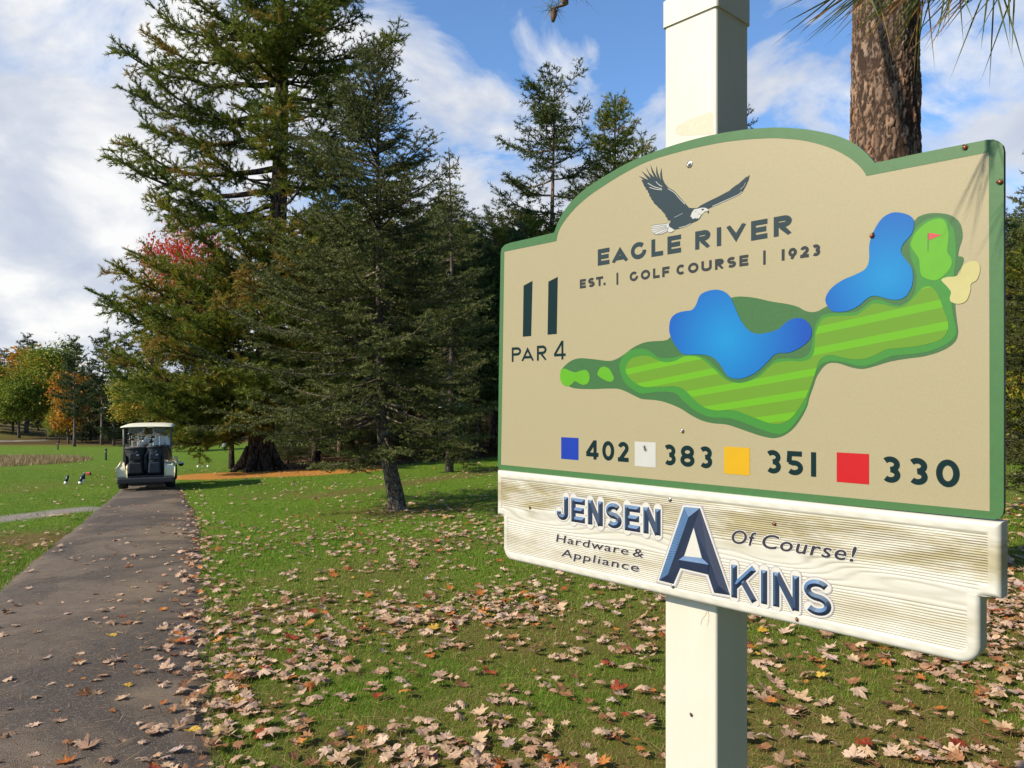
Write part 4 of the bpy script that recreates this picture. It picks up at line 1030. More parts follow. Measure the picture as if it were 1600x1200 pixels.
def ldens(X, Y):
    cl = 0.32+1.7*sstep(fbm(X, Y, 0.85, 21), 0.36, 0.68)
    dn = np.interp(Y, [2, 5, 7, 9, 12, 16, 22, 30], [240, 190, 115, 50, 20, 8, 4, 1.8])
    u = X-path_r(Y); dn = dn*np.clip(0.42+0.26*u, 0.3, 1.15)*cl
    onp = (X > path_l(Y)) & (X < path_r(Y)); dp_ = np.interp(Y, [2, 5, 9, 16, 25], [30, 20, 7, 2.6, 1.2])*(0.3+1.1*(X-path_l(Y))/(path_r(Y)-path_l(Y)))*(0.25+1.5*vnoise(X, Y, 1.3, 4))
    dn = np.where(onp, dp_, dn); edge = np.exp(-((X-path_r(Y)+0.05)/0.22)**2); dn = dn+edge*np.interp(Y, [2, 8, 14, 20], [170, 110, 34, 7])
    left = X < path_l(Y); dn = np.where(left, np.interp(Y, [4, 9, 14, 25], [30, 14, 3.5, 1.2])*cl*np.exp(-(path_l(Y)-X)*0.18), dn)
    dn = dn+14*np.exp(-((X-spruce_base[0]-0.3)/1.4)**2-((Y-spruce_base[1]+0.3)/0.7)**2)*cl*0.5
    return dn
Nc = 340000; Y = 1.9+30*RNG.random(Nc)**1.8; X = (RNG.random(Nc)*2-1)*(Y*0.80+0.4)
pdf = 1/(1.8*30)*((Y-1.9)/30)**(1/1.8-1)/(2*(Y*0.80+0.4))*Nc
kp = RNG.random(Nc) < ldens(X, Y)/pdf; X, Y = X[kp], Y[kp]
ok = np.hypot(X-BASE[0], Y-BASE[1]) > 0.16; X, Y = X[ok], Y[ok]
order = np.argsort(np.hypot(X, Y)+np.where(np.abs(X) < Y*0.675, 0, 50)+np.where((Y < 3.13), 60, 0)); X, Y = X[order], Y[order]; M = len(X)
kind = RNG.choice(len(LK), M, p=np.array([k[3] for k in LK])/sum(k[3] for k in LK)); shp = RNG.integers(0, len(SHP), M)
siz = 0.040+0.066*RNG.random(M)**1.4
onp = (X > path_l(Y)-0.02) & (X < path_r(Y)+0.02)
Z = gz(X, Y)+np.where(onp, 0.036, 0.018+0.018*RNG.random(M))
mesh_cache = {}
NIND = 300
sv, st_, smat, stint = [], [], [], []
cnt = 0
for i in range(M):
    V, T = SHP[shp[i]]
    Mx = Matrix.Translation((X[i], Y[i], Z[i]-0.006)) @ Matrix.Rotation(RNG.normal()*0.17, 4, 'X') @ Matrix.Rotation(RNG.normal()*0.17, 4, 'Y') @ Matrix.Rotation(RNG.random()*6.283, 4, 'Z') @ Matrix.Scale(siz[i], 4)
    if RNG.random() < 0.3: Mx = Mx @ Matrix.Rotation(math.pi, 4, 'X') @ Matrix.Translation((0, 0, -0.2))
    if i < NIND:
        key = (kind[i], shp[i])
        if key not in mesh_cache:
            me = bpy.data.meshes.new('fallen_leaf'); me.from_pydata(V.tolist(), [], T.tolist()); me.materials.append(LK[kind[i]][2])
            me.polygons.foreach_set('use_smooth', [True]*len(T)); me.update(); mesh_cache[key] = me
        o = obj('fallen_leaf', mesh_cache[key]); o.matrix_world = Mx
        where = 'asphalt path' if onp[i] else 'lawn'
        tag(o, f'{LK[kind[i]][0]} fallen maple leaf lying on the {where} among other leaves', 'leaf', f'{LK[kind[i]][1]} fallen leaves on the {where}')
    else:
        A = np.array(Mx); v = V@A[:3, :3].T+A[:3, 3]; sv.append(v); st_.append(T+cnt); smat += [kind[i]]*len(T); cnt += len(v); stint += [RNG.random()]*len(v)
me = bpy.data.meshes.new('fallen_leaves'); me.from_pydata(np.vstack(sv).tolist(), [], np.vstack(st_).tolist())
for k in LK: me.materials.append(k[2])
me.polygons.foreach_set('material_index', smat); me.polygons.foreach_set('use_smooth', [True]*len(smat))
a = me.attributes.new('tint', 'FLOAT', 'POINT'); a.data.foreach_set('value', np.array(stint, np.float32)); me.update()
tag(obj('fallen_leaves', me), 'scatter of tan and orange fallen leaves farther off on the lawn and path', 'leaves', None, 'stuff')
print('leaves', M)
# ------------------------------------------------------------------ trees
def nrm(v): return v/np.maximum(np.linalg.norm(v, axis=-1, keepdims=True), 1e-9)
def foliate(P0, P1, tint, dens, L, W, ang, rng, t0=0.0, spread=0.5, tvar=0.12, up=0.0):
    """needle triangles set along shoots P0->P1"""
    P0, P1, tint = np.asarray(P0, float), np.asarray(P1, float), np.asarray(tint, float)
    ln = np.linalg.norm(P1-P0, axis=1); k = np.maximum(2, rng.poisson(ln*dens*(1-t0)+0.5))
    i = np.repeat(np.arange(len(P0)), k); M = len(i)
    t = t0+(1-t0)*rng.random(M); a = nrm(P1-P0)[i]; b = P0[i]+(P1-P0)[i]*t[:, None]
    r = rng.normal(size=(M, 3)); e = nrm(np.cross(a, r))
    an = ang*(1+spread*(rng.random(M)-0.5)*2); d = a*np.cos(an)[:, None]+e*np.sin(an)[:, None]; d[:, 2] += up; d = nrm(d)
    s = nrm(np.cross(d, rng.normal(size=(M, 3))))*(W/2)
    le = (L*(0.65+0.6*rng.random(M)))[:, None]
    return np.stack([b-s, b+s, b+d*le], 1), np.clip(tint[i]+tvar*(rng.random(M)-0.5), 0, 1)
class Tree:
    def __init__(s, seed): s.brown = 0.0; s.rng = np.random.default_rng(seed); s.wood = MB(); s.P0 = []; s.P1 = []; s.tn = []
    def seg(s, a, b, t): s.P0.append(a); s.P1.append(b); s.tn.append(t)
    def limb(s, pts, r0, lat_len, lat_sp, tint, t0=0.2, sub_sp=0.0, sub_len=0.25, droop=0.1, flat=0.25, ang=(45, 70), end=0.25, wood_n=5, lat_wood=0.0, taper=0.75):
        """main limb along pts with side shoots in a loose plane"""
        r = s.rng; pts = np.array(pts, float); K = len(pts)
        sl = np.linalg.norm(np.diff(pts, axis=0), axis=1); cum = np.concatenate([[0], np.cumsum(sl)]); Lb = cum[-1]
        s.wood.tube(pts, [max(r0*(1-0.85*c/Lb), 0.004) for c in cum], wood_n, caps=False)
        pos = lambda d: np.array([np.interp(d, cum, pts[:, j]) for j in range(3)])
        d = t0*Lb; side = 1
        while d < Lb:
            t = d/Lb; p = pos(d); tg = nrm(pos(min(d+.05*Lb, Lb))-pos(max(d-.05*Lb, 0)))
            h = nrm(np.cross(tg, [0, 0, 1.0])); a = R(r.uniform(*ang))
            dr = tg*math.cos(a)+h*math.sin(a)*side; dr[2] += r.normal()*flat-droop; dr = nrm(dr)
            l = lat_len*(1-taper*t)*r.uniform(0.6, 1.25)
            l = max(l, lat_len*0.16)
            tv = np.clip(tint+r.normal()*0.10+(0.28 if r.random() < s.brown else 0), 0, 1)
            mid = p+dr*l*0.5; e = p+dr*l+np.array([0, 0, droop*0.3*l])
            s.seg(p+(mid-p)*0.15, mid, tv); s.seg(mid, e, tv)
            if lat_wood: s.wood.tube([p, mid, e], [lat_wood, lat_wood*.7, lat_wood*.3], 4, caps=False)
            if sub_sp:
                dd = sub_sp*0.6; sd2 = 1
                while dd < l*0.95:
                    q = p+dr*dd; hh = nrm(np.cross(dr, [0, 0, 1.0])); a2 = R(r.uniform(35, 65))
                    d2 = dr*math.cos(a2)+hh*math.sin(a2)*sd2; d2[2] += r.normal()*flat*1.2-droop*0.5; d2 = nrm(d2)
                    s.seg(q, q+d2*sub_len*(1-0.5*dd/l)*r.uniform(.7, 1.3), np.clip(tv+r.normal()*0.06, 0, 1)); sd2 = -sd2; dd += sub_sp*r.uniform(.7, 1.3)
            side = -side; d += lat_sp*r.uniform(.6, 1.4)
        s.seg(pos(Lb*(1-end)), pos(Lb), tint)
    def crown(s, **k): return foliate(s.P0, s.P1, s.tn, rng=s.rng, **k)
def mesh_of(mb, name, mat, off, smooth=True):
    me = bpy.data.meshes.new(name); me.from_pydata((np.array(mb.v)-np.array(off)).tolist(), [], mb.f); me.materials.append(mat)
    me.polygons.foreach_set('use_smooth', [smooth]*len(me.polygons)); me.update(); return me
def make_tree(name, label, cat, group, loc, wood, wmat, tri, tint, fmat, off=None):
    root = empty(name, loc); tag(root, label, cat, group); off = loc if off is None else off
    obj('trunk', mesh_of(wood, 'trunk', wmat, off), root)
    obj('crown', tri_soup('crown', tri-np.array(off), fmat, tint), root); return root
m_bark_sp = bark('spruce_bark', (0.040,0.030,0.024), (0.20,0.155,0.12), 9, 3.5, 0.8, 0.02, lich=(0.30,0.27,0.22))
m_bark_wp = bark('pine_bark', (0.025,0.018,0.014), (0.145,0.098,0.070), 4, 0.8, 1.0, 0.06)
m_bark_rp = bark('red_pine_bark', (0.10,0.065,0.045), (0.42,0.29,0.20), 5, 1.6, 0.8, 0.04)
m_bark_far = paint('far_bark', (0.12,0.090,0.072), 0.9, 0.45, 2.0)
m_spruce = foliage('spruce_needles', [(0, (0.032,0.042,0.009)), (0.45, (0.082,0.096,0.022)), (0.75, (0.145,0.158,0.046)), (1, (0.20,0.205,0.075))], 0.2)
m_wpine = foliage('white_pine_needles', [(0, (0.045,0.070,0.010)), (0.4, (0.110,0.145,0.017)), (0.64, (0.190,0.205,0.024)), (0.80, (0.29,0.215,0.030)), (1, (0.25,0.13,0.05))], 0.34)
m_rpine = foliage('red_pine_needles', [(0, (0.026,0.045,0.010)), (0.5, (0.066,0.090,0.018)), (0.8, (0.115,0.130,0.030)), (1, (0.15,0.095,0.035))], 0.2)
m_dark = foliage('forest_needles', [(0, (0.022,0.042,0.012)), (0.5, (0.056,0.086,0.024)), (0.85, (0.105,0.125,0.036)), (1, (0.12,0.10,0.035))], 0.18)
# ---- the near spruce on the lawn
sb = spruce_base; Ys = sb[1]; pxm = Ys/F
T = Tree(3); r = T.rng
tp = smooth_open([at(622, 806, Ys), at(618, 775, Ys), at(610, 735, Ys), at(600, 690, Ys), at(596, 640, Ys), at(594, 560, Ys), at(592, 420, Ys), at(590, 250, Ys), at(590, 74, Ys)], 5)
tp[0][2] = sb[2]-0.15
zt = tp[:, 2]; top = zt[-1]; H = top-sb[2]
rad = np.interp(np.linspace(0, 1, len(tp)), [0, .03, .08, .3, 1], [.205, .165, .150, .115, .012]); T.wood.tube(tp, rad, 14)
h = 1.02
while h < H-0.12:
    f = h/H
    nb2 = 3 if f < 0.9 else 2
    for k in range(nb2):
        az = r.random()*2*math.pi
        l = np.interp(f, [0.0, .13, .20, .32, .5, .7, .85, 1], [1.0, 1.25, 1.95, 2.25, 1.85, 1.22, .68, .12])*r.uniform(.74, 1.12)
        ca = math.cos(az)
        l *= (1.10+0.20*(-ca))
        p = np.array([np.interp(sb[2]+h, zt, tp[:, j]) for j in range(3)])
        el = np.interp(f, [0, .15, .3, .55, .8, 1], [-24, -20, -12, 2, 22, 50])+r.normal()*6
        tip = np.interp(f, [0, .3, .7, 1], [.22, .22, .18, .05])
        dv = np.array([math.cos(az), math.sin(az), 0]); pts = []
        for q in np.linspace(0, 1, 8): pts.append(p+dv*l*q*math.cos(R(el*.7))+np.array([0, 0, l*(math.tan(R(el))*q+tip*q*q*q)]))
        T.limb(pts, 0.020*(0.4+l/2.2), 0.50*min(1, l/1.4)+0.06, 0.105, r.normal(0.45, 0.13), t0=0.14 if f > .25 else 0.28, sub_sp=0.085, sub_len=0.20, droop=0.10, flat=0.16, ang=(42, 62), end=0.3, wood_n=5)
    h += np.interp(f, [0, .2, .8, 1], [.20, .085, .075, .07])*r.uniform(.7, 1.3)
V, tn = T.crown(dens=125, L=0.046, W=0.0150, ang=R(46), tvar=0.30)
print('spruce tris', len(V))
make_tree('spruce_tree', 'dark green spruce standing alone on the lawn with a short bare leaning trunk', 'tree', None, tuple(sb), T.wood, m_bark_sp, V, tn, m_spruce)
# ---- big white pine at the end of the path
wb = pine_base; Yw = wb[1]
T = Tree(7); r = T.rng; T.brown = 0.16
TP = [(405,745),(407,715),(411,640),(420,520),(432,380),(438,250),(441,120),(439,0),(436,-110),(433,-200)]
tp = smooth_open([at(x, y, Yw) for x, y in TP], 4); tp[0][2] = wb[2]-0.4
rad = np.interp(np.linspace(0, 1, len(tp)), [0, .06, .13, .3, .7, 1], [.62, .50, .42, .36, .17, .04]); T.wood.tube(tp, rad, 16)
for k in range(7):                                       # root flare
    a = k*0.9; c = np.array([math.cos(a), math.sin(a), 0]); T.wood.tube([wb+c*0.30+np.array([0,0,0.75]), wb+c*0.52+np.array([0,0,0.28]), wb+c*0.95+np.array([0,0,-0.08])], [.16,.17,.05], 6)
ztr = tp[:, 2]
def tpt(py):
    z = at(0, py, Yw)[2]; return np.array([np.interp(z, ztr, tp[:, j]) for j in range(3)])
LIMB = [(52,241,15,0.5),(58,300,6,-1),(88,236,58,0.3),(130,203,91,-0.5),(175,203,141,0.4),(200,280,160,-1.5),(205,212,184,0.8),(262,193,225,0.0),(300,204,262,-0.8),(318,250,300,1.5),(338,236,312,0.3),(425,215,400,0.6),(470,232,440,-1.6),(560,165,466,0.2),(500,250,480,-2),(585,162,552,0.8),(600,215,590,-1.2),(640,270,600,-2.2),(650,300,640,-2.6),(662,330,680,-2.6),(30,340,-40,0),(-30,330,-80,1),
        (45,560,12,0.5),(90,610,62,0.2),(115,623,76,-0.6),(150,600,120,0.8),(215,575,190,-1),(290,540,262,0.5),(360,535,330,-1),(440,520,420,0.6),(520,510,500,-1),(600,500,560,-1.6),(20,540,-30,1),(-40,520,-90,0)]
for (y0, tx, ty, dy) in LIMB:
    p = tpt(y0); e = at(tx, ty, Yw)*1.0; e[1] += dy; e = CAM+(e-CAM)*1.0
    l = np.linalg.norm(e-p); pts = []
    for q in np.linspace(0, 1, 8):
        c = p+(e-p)*q; c[2] -= 0.13*l*math.sin(math.pi*q)*(0.6+0.5*q); c += r.normal(size=3)*0.05*l*0.3*q*(1-q)*3; pts.append(c)
    hi = y0 < 330
    T.limb(pts, 0.035+0.014*l, min(1.6, 0.36*l)*(1.0 if hi else 1.1), 0.16 if hi else 0.13, r.normal(0.48 if hi else 0.55, 0.11), t0=0.30 if hi else 0.18, sub_sp=0.12, sub_len=0.42, droop=-0.05, flat=0.42, ang=(35, 62), end=0.2, wood_n=6, lat_wood=0.010, taper=0.55)
for k in range(190):                                      # the rest of the crown, front and back
    py = r.uniform(-160, 655) if k < 140 else r.uniform(330, 660); p = tpt(py); az = r.random()*2*math.pi if k % 2 else r.uniform(-2.9, -.2)
    lim = np.interp(py, [-200, 0, 300, 500, 660], [1.5, 2.4, 2.6, 3.3, 2.9])
    if 296 < py < 410 and math.cos(az) < 0.2: lim = 0.9
    l = lim*r.uniform(.55, 1.1); el = r.uniform(-2, 22) if py < 500 else r.uniform(-14, 10); dv = np.array([math.cos(az), math.sin(az)*1.15, math.tan(R(el))]); pts = []
    for q in np.linspace(0, 1, 7):
        c = p+dv*l*q; c[2] += l*(-0.10*math.sin(math.pi*q)+0.12*q*q); pts.append(c)
    T.limb(pts, 0.03+0.010*l, 0.36*l, 0.15, r.normal(0.50 if py < 330 else 0.58, 0.14), t0=0.35, sub_sp=0.13, sub_len=0.42, droop=-0.05, flat=0.45, ang=(35, 65), end=0.25, wood_n=5, lat_wood=0.009, taper=0.5)
V, tn = T.crown(dens=92, L=0.135, W=0.027, ang=R(40), tvar=0.22, up=0.18)
# cone-laden brownish tips in the upper crown
print('white pine tris', len(V))
make_tree('white_pine', 'tall ragged white pine with a thick furrowed trunk beside the end of the path', 'tree', None, tuple(wb), T.wood, m_bark_wp, V, tn, m_wpine)
# ---- generic conifers for the wood behind, built once each and copied
def conifer(seed, Hh, r0, c0, lmax, prof, whorl, per, rise, lat, lsp, dens, L, W, ang, bare=0.0, up=0.0, sub=0.0, tmean=0.45):
    T = Tree(seed); r = T.rng
    pts = [np.array([0.02*Hh*math.sin(z*2.2+seed)*z, 0.015*Hh*math.cos(z*1.7+seed)*z, z*Hh]) for z in np.linspace(0, 1, 12)]; pts[0][2] = -0.4
    T.wood.tube(pts, [r0*(1.25 if i == 0 else 1)*(1-0.9*i/11) for i in range(12)], 9)
    A = np.array(pts); h = c0*Hh
    if bare:
        for k in range(int(bare)):
            z = r.uniform(0.16*Hh, c0*Hh+0.15*Hh); p = np.array([np.interp(z, A[:, 2], A[:, j]) for j in range(3)]); az = r.random()*6.28; l = r.uniform(.4, 1.6)
            T.wood.tube([p, p+np.array([math.cos(az)*l*.6, math.sin(az)*l*.6, -.05*l]), p+np.array([math.cos(az)*l, math.sin(az)*l, .12*l])], [.03, .02, .006], 4, caps=False)
    while h < Hh*0.985:
        f = (h-c0*Hh)/(Hh-c0*Hh)
        for k in range(per):
            az = r.random()*6.283; l = lmax*np.interp(f, prof[0], prof[1])*r.uniform(.55, 1.2); p = np.array([np.interp(h, A[:, 2], A[:, j]) for j in range(3)])
            el = np.interp(f, [0, .5, 1], rise)+r.normal()*7; dv = np.array([math.cos(az), math.sin(az), math.tan(R(el))]); q = [p+dv*l*t+np.array([0, 0, l*(-.10*math.sin(math.pi*t)+.10*t*t)]) for t in np.linspace(0, 1, 6)]
            T.limb(q, 0.012+0.014*l, lat*min(1, l/1.5)+.1, lsp, r.normal(tmean, 0.12), t0=0.22, sub_sp=sub, sub_len=lat*0.45, droop=0.02, flat=0.22, ang=(40, 65), end=0.25, wood_n=4, taper=0.6)
        h += whorl*r.uniform(.6, 1.4)
    V, tn = T.crown(dens=dens, L=L, W=W, ang=ang, up=up, tvar=0.2); return T.wood, V, tn
PROTO = {}
def proto(kind, wood, wmat, V, tn, fmat):
    PROTO[kind] = (mesh_of(wood, 'trunk', wmat, (0, 0, 0)), tri_soup('crown', V, fmat, tn)); print(kind, len(V))
w_, V, tn = conifer(21, 15, .24, .30, 3.4, ([0,.15,.5,.8,1],[.6,1,.85,.45,.1]), .42, 4, (-2, 8, 35), 1.05, .17, 44, .17, .040, R(44), 10, .12, .20, 0.5); proto('wp', w_, m_bark_wp, V, tn, m_wpine)
w_, V, tn = conifer(22, 16, .21, .50, 2.6, ([0,.2,.6,.85,1],[.7,1,.9,.6,.15]), .55, 4, (-8, 10, 40), .85, .16, 40, .17, .040, R(50), 26, .1, .19, 0.45); proto('rp', w_, m_bark_rp, V, tn, m_rpine)
w_, V, tn = conifer(23, 12, .17, .08, 2.3, ([0,.12,.5,.8,1],[.7,1,.7,.32,.04]), .24, 4, (-16, -4, 25), .62, .13, 60, .085, .028, R(50), 4, 0, .14, 0.42); proto('sp', w_, m_bark_sp, V, tn, m_spruce)
w_, V, tn = conifer(24, 13, .19, .22, 2.8, ([0,.2,.5,.8,1],[.55,1,.8,.42,.06]), .33, 4, (-12, 2, 30), .9, .15, 44, .15, .042, R(48), 14, 0, .18, 0.42); proto('dk', w_, m_bark_wp, V, tn, m_dark)
# far versions: coarser
w_, V, tn = conifer(31, 15, .24, .30, 3.0, ([0,.15,.5,.8,1],[.6,1,.8,.5,.1]), .60, 4, (0, 8, 35), 1.1, .24, 22, .28, .085, R(44), 6, .12, .28, 0.42); proto('wpf', w_, m_bark_far, V, tn, m_dark)
w_, V, tn = conifer(32, 12, .18, .14, 2.4, ([0,.15,.5,.8,1],[.7,1,.7,.35,.05]), .42, 4, (-14, -2, 28), .8, .20, 24, .24, .085, R(48), 4, 0, .24, 0.40); proto('spf', w_, m_bark_far, V, tn, m_dark)
# broadleaf crowns
def broadleaf(seed, Hh, r0, c0, rx, rz, nclump, nleaf, ls, tf, rclump=0.16):
    T = Tree(seed); r = T.rng; zc_ = c0+rz
    T.wood.tube([(0,0,-.3), (.05,0,c0*.6), (0,.08,c0+rz*.5), (.1,0,c0+rz*1.4)], [r0*1.2, r0, r0*.7, r0*.25], 9)
    C = []
    while len(C) < nclump:
        p = r.normal(size=3); p = p/np.linalg.norm(p)*r.random()**.35; p = p*(1+.22*math.sin(p[0]*5+seed)*math.sin(p[2]*6+seed*2))
        if p[2] < -0.75: continue
        C.append((p[0]*rx, p[1]*rx, zc_+p[2]*rz))
    C = np.array(C)
    for c in C[::7]: T.wood.tube([(0, 0, c0+rz*.3+.3*(c[2]-c0-rz*.3)), (c[0]*.5, c[1]*.5, c[2]*.55+.45*(c0+rz*.4)), tuple(c)], [r0*.3, r0*.17, .01], 4, caps=False)
    i = np.repeat(np.arange(len(C)), nleaf); M = len(i)
    b = C[i]+r.normal(size=(M, 3))*rx*rclump*np.array([1, 1, .75]); tcl = tf(C, r)[i]+.10*r.normal(size=M)
    a = nrm(r.normal(size=(M, 3))+np.array([0, 0, .25])); s = nrm(np.cross(a, r.normal(size=(M, 3)))); L = ls*(.6+.8*r.random(M))[:, None]; t2 = np.cross(a, s)
    V = np.concatenate([np.stack([b-t2*L, b+s*L*.55, b+t2*L], 1), np.stack([b-t2*L, b+t2*L, b-s*L*.55], 1)]); return T.wood, V, np.clip(np.concatenate([tcl, tcl]), 0, 1)
m_bl = foliage('broad_leaves', [(0, (0.080,0.125,0.014)), (0.35, (0.155,0.210,0.020)), (0.6, (0.27,0.255,0.026)), (0.8, (0.34,0.19,0.025)), (1, (0.46,0.17,0.03))], 0.35)
m_or = foliage('autumn_leaves', [(0, (0.16,0.15,0.02)), (0.4, (0.40,0.21,0.022)), (0.8, (0.50,0.17,0.03)), (1, (0.36,0.05,0.03))], 0.35)
m_rm = foliage('maple_leaves', [(0, (0.070,0.105,0.016)), (0.40, (0.20,0.17,0.022)), (0.60, (0.40,0.15,0.022)), (0.80, (0.46,0.060,0.018)), (1, (0.52,0.035,0.022))], 0.35)
w_, V, tn = broadleaf(41, 9, .16, 1.6, 2.6, 3.3, 240, 44, .13, lambda C, r: .28+.12*r.normal(size=len(C))); proto('blg', w_, m_bark_far, V, tn, m_bl)
w_, V, tn = broadleaf(42, 9, .18, 1.4, 3.2, 3.8, 280, 46, .13, lambda C, r: .50+.13*r.normal(size=len(C))); proto('bly', w_, m_bark_far, V, tn, m_bl)
w_, V, tn = broadleaf(43, 6, .10, .6, 1.5, 2.7, 120, 34, .13, lambda C, r: .45+.22*r.normal(size=len(C)), .2); proto('blo', w_, m_bark_far, V, tn, m_or)
w_, V, tn = broadleaf(44, 8, .15, 3.0, 3.1, 3.4, 300, 52, .085, lambda C, r: .14+.68*sstep(C[:, 2], 5.4, 7.8)+.18*(C[:, 0] < -1.6)+.12*r.normal(size=len(C)), .13); proto('rm', w_, m_bark_far, V, tn, m_rm)
w_, V, tn = broadleaf(45, 7, .14, 2.1, 2.3, 2.3, 240, 50, .085, lambda C, r: .52+.15*r.normal(size=len(C)), .13); proto('ym', w_, m_bark_far, V, tn, m_bl)
PH = dict(wp=15, rp=16, sp=12, dk=13, wpf=15, spf=12, blg=8.2, bly=9.0, blo=6.0, rm=9.8, ym=6.7)
def plant(kind, px, Y, ytop, name, label, group=None, wscale=1.0, base=None, cat='tree'):
    X = (px-HX)/F*Y; z = float(gz(X, Y)); top = at(px, ytop, Y)[2]; s_ = (top-z)/PH[kind]
    root = empty(name, (X, Y, z), random.random()*6.28); root.scale = (s_*wscale, s_*wscale, s_); tag(root, label, cat, group)
    for k in (0, 1): obj(('trunk', 'crown')[k], PROTO[kind][k], root)
    return root
# individually recognisable trees
plant('rm', 290, 58, 340, 'red_maple', 'tall maple with red upper leaves showing behind the big white pine', None, 0.58)
plant('ym', 323, 48, 590, 'maple_tree', 'yellow green maple above and right of the golf cart', None, 1.15)
plant('ym', 222, 47, 575, 'maple_tree', 'yellow green maple behind the roof of the golf cart', None, 1.05)
plant('wp', 362, 26.5, 430, 'white_pine', 'small pine with a short dark trunk left of the thick pine trunk', None, 0.9)
plant('sp', 702, 21, 232, 'spruce_tree', 'slim spruce with a thin open top between the lawn spruce and the sign', None, 0.85)
plant('rp', 858, 31, 128, 'red_pine', 'tall red pine with a long bare pale trunk left of the sign arch', None, 1.0)
plant('wp', 958, 33, 152, 'white_pine', 'pointed pine right of the bare red pine, above the sign arch', None, 0.72)
plant('sp', 1164, 15, 160, 'spruce_tree', 'spruce hidden behind the sign with its tip beside the cream post', None, 0.8)
plant('sp', 1652, 9.2, 92, 'spruce_tree', 'spruce at the right edge of the view behind the sign', None, 0.92)
# the wood behind the lawn, between spruce and sign and beyond
lab = {'wp': ('white_pine', 'white pine standing in the dark wood behind the lawn'), 'rp': ('red_pine', 'straight red pine standing in the dark wood behind the lawn'), 'dk': ('hemlock_tree', 'dark hemlock standing in the wood behind the lawn'), 'sp': ('spruce_tree', 'spruce standing in the dark wood behind the lawn')}
W = [('dk',494,30,330),('rp',532,33,330),('dk',560,36,330),('wp',590,31,330),('dk',640,29,350),('rp',655,38,330),('dk',680,33,335),('wp',722,30,352),('dk',748,27.5,345),('rp',768,35,335),('dk',775,31,345),('wp',806,29,325),('dk',826,36,335),('dk',812,27,345),
     ('wp',900,29,330),('wp',1000,40,300),('dk',1050,34,300),('wp',700,44,300),('dk',600,48,330),('rp',520,50,350),('dk',735,52,330),('wp',655,56,320),('dk',555,60,380),('dk',790,46,345),('dk',870,42,335),
     ('dk',1120,30,330),('wp',1200,33,330),('dk',1290,28,340),('rp',1370,31,330),('dk',1450,27,330),('wp',1520,30,310),('dk',1580,26,330),('wp',1640,24,300),('dk',1600,36,330),('dk',1700,27,280),('dk',1030,52,320),('dk',470,58,430),('dk',510,40,420)]
for (k, x, Y_, yt) in W: plant(k, x, Y_, yt, lab[k][0], lab[k][1], lab[k][0].replace('_tree', '').replace('_', ' ')+'s in the wood behind the lawn', random.uniform(.85, 1.15))
rb = random.Random(4)
for x in range(930, 2300, 62):
    k = rb.choice(['wp', 'dk', 'dk', 'rp']); plant(k, x+rb.uniform(-20, 20), rb.uniform(38, 60), rb.uniform(340, 400), lab[k][0], lab[k][1], lab[k][0].replace('_tree', '').replace('_', ' ')+'s in the wood behind the lawn', rb.uniform(.95, 1.2))
for x in range(900, 2300, 52):
    plant('sp', x+rb.uniform(-15, 15), rb.uniform(36, 58), rb.uniform(590, 625), 'hemlock_sapling', 'young dark hemlock among the trunks of the shaded wood', 'young hemlocks under the wood', 1.9)
plant('bly', 1588, 16, 520, 'bush', 'low yellow green bush beyond the right edge of the sign', None, 0.9, cat='bush')
# low undergrowth of young hemlocks closing the view between the trunks
for (x, Y_, yt) in [(425,36,632),(448,40,640),(470,33,628),(492,31,640),(438,52,620),(460,48,625),(415,44,640),(432,31,655),(450,29,650),(478,38,620),(505,44,625),(420,60,630),(445,64,625),(475,62,622),(552,31,645),(580,30,640),(610,29,640),(640,30,635),(500,36,640),(545,34,645),(585,38,640),(625,33,635),(668,36,630),(705,32,640),(745,34,632),(775,38,630),(480,46,650),(530,50,648),(610,48,640),(690,47,636),(760,48,630),(810,34,620),(850,38,610),(440,62,640),(465,58,625),(490,62,630),(515,56,622),(540,60,628),(565,55,620),(590,60,630),(620,57,620),(650,60,625),(680,56,615),(710,60,620),(740,57,612),(770,60,615),(805,55,600),(480,40,660),(560,44,655),(640,42,650),(730,41,645)]:
    plant('sp', x, Y_, yt, 'hemlock_sapling', 'young dark hemlock among the trunks of the shaded wood', 'young hemlocks under the wood', 1.9)
# far edge of the fairway
FW = [('wpf',8,88,545,'wf'),('wpf',44,92,522,'wf'),('spf',20,80,570,'sf'),('spf',82,84,560,'sf'),('wpf',116,60,526,None),('wpf',159,63,514,None),('spf',140,70,560,'sf'),('wpf',196,66,520,'wf'),('spf',178,62,590,'sf'),('wpf',236,72,520,'wf'),('spf',214,66,600,'sf'),('spf',262,68,590,'sf'),('wpf',290,74,540,'wf'),('spf',322,66,600,'sf'),('wpf',345,72,545,'wf'),('spf',375,68,590,'sf'),('wpf',-20,85,540,'wf'),('wpf',-70,80,520,'wf'),('spf',-45,84,560,'sf'),('spf',242,64,640,'sf'),('spf',300,78,610,'sf'),('spf',350,80,600,'sf'),('wpf',400,78,560,'wf'),('wpf',440,74,560,'wf'),('spf',160,76,600,'sf'),('spf',195,78,610,'sf'),('spf',230,80,610,'sf'),('spf',128,68,640,'sf'),('spf',60,96,560,'sf'),('spf',268,84,600,'sf')]
for (k, x, Y_, yt, g) in FW:
    if g is None: plant(k, x, Y_, yt, 'white_pine', 'lone tall pine with a clear straight trunk in front of the orange maple' if x < 130 else 'tall pine with a thin trunk at the fairway edge left of the golf cart', None, .8)
    elif g == 'wf': plant(k, x, Y_, yt, 'white_pine', 'distant tall pine in the dark tree line beyond the fairway', 'tall pines in the far tree line', random.uniform(.8, 1.1))
    else: plant(k, x, Y_, yt, 'spruce_tree', 'distant dark spruce in the tree line beyond the fairway', 'spruces in the far tree line', random.uniform(1.1, 1.4))
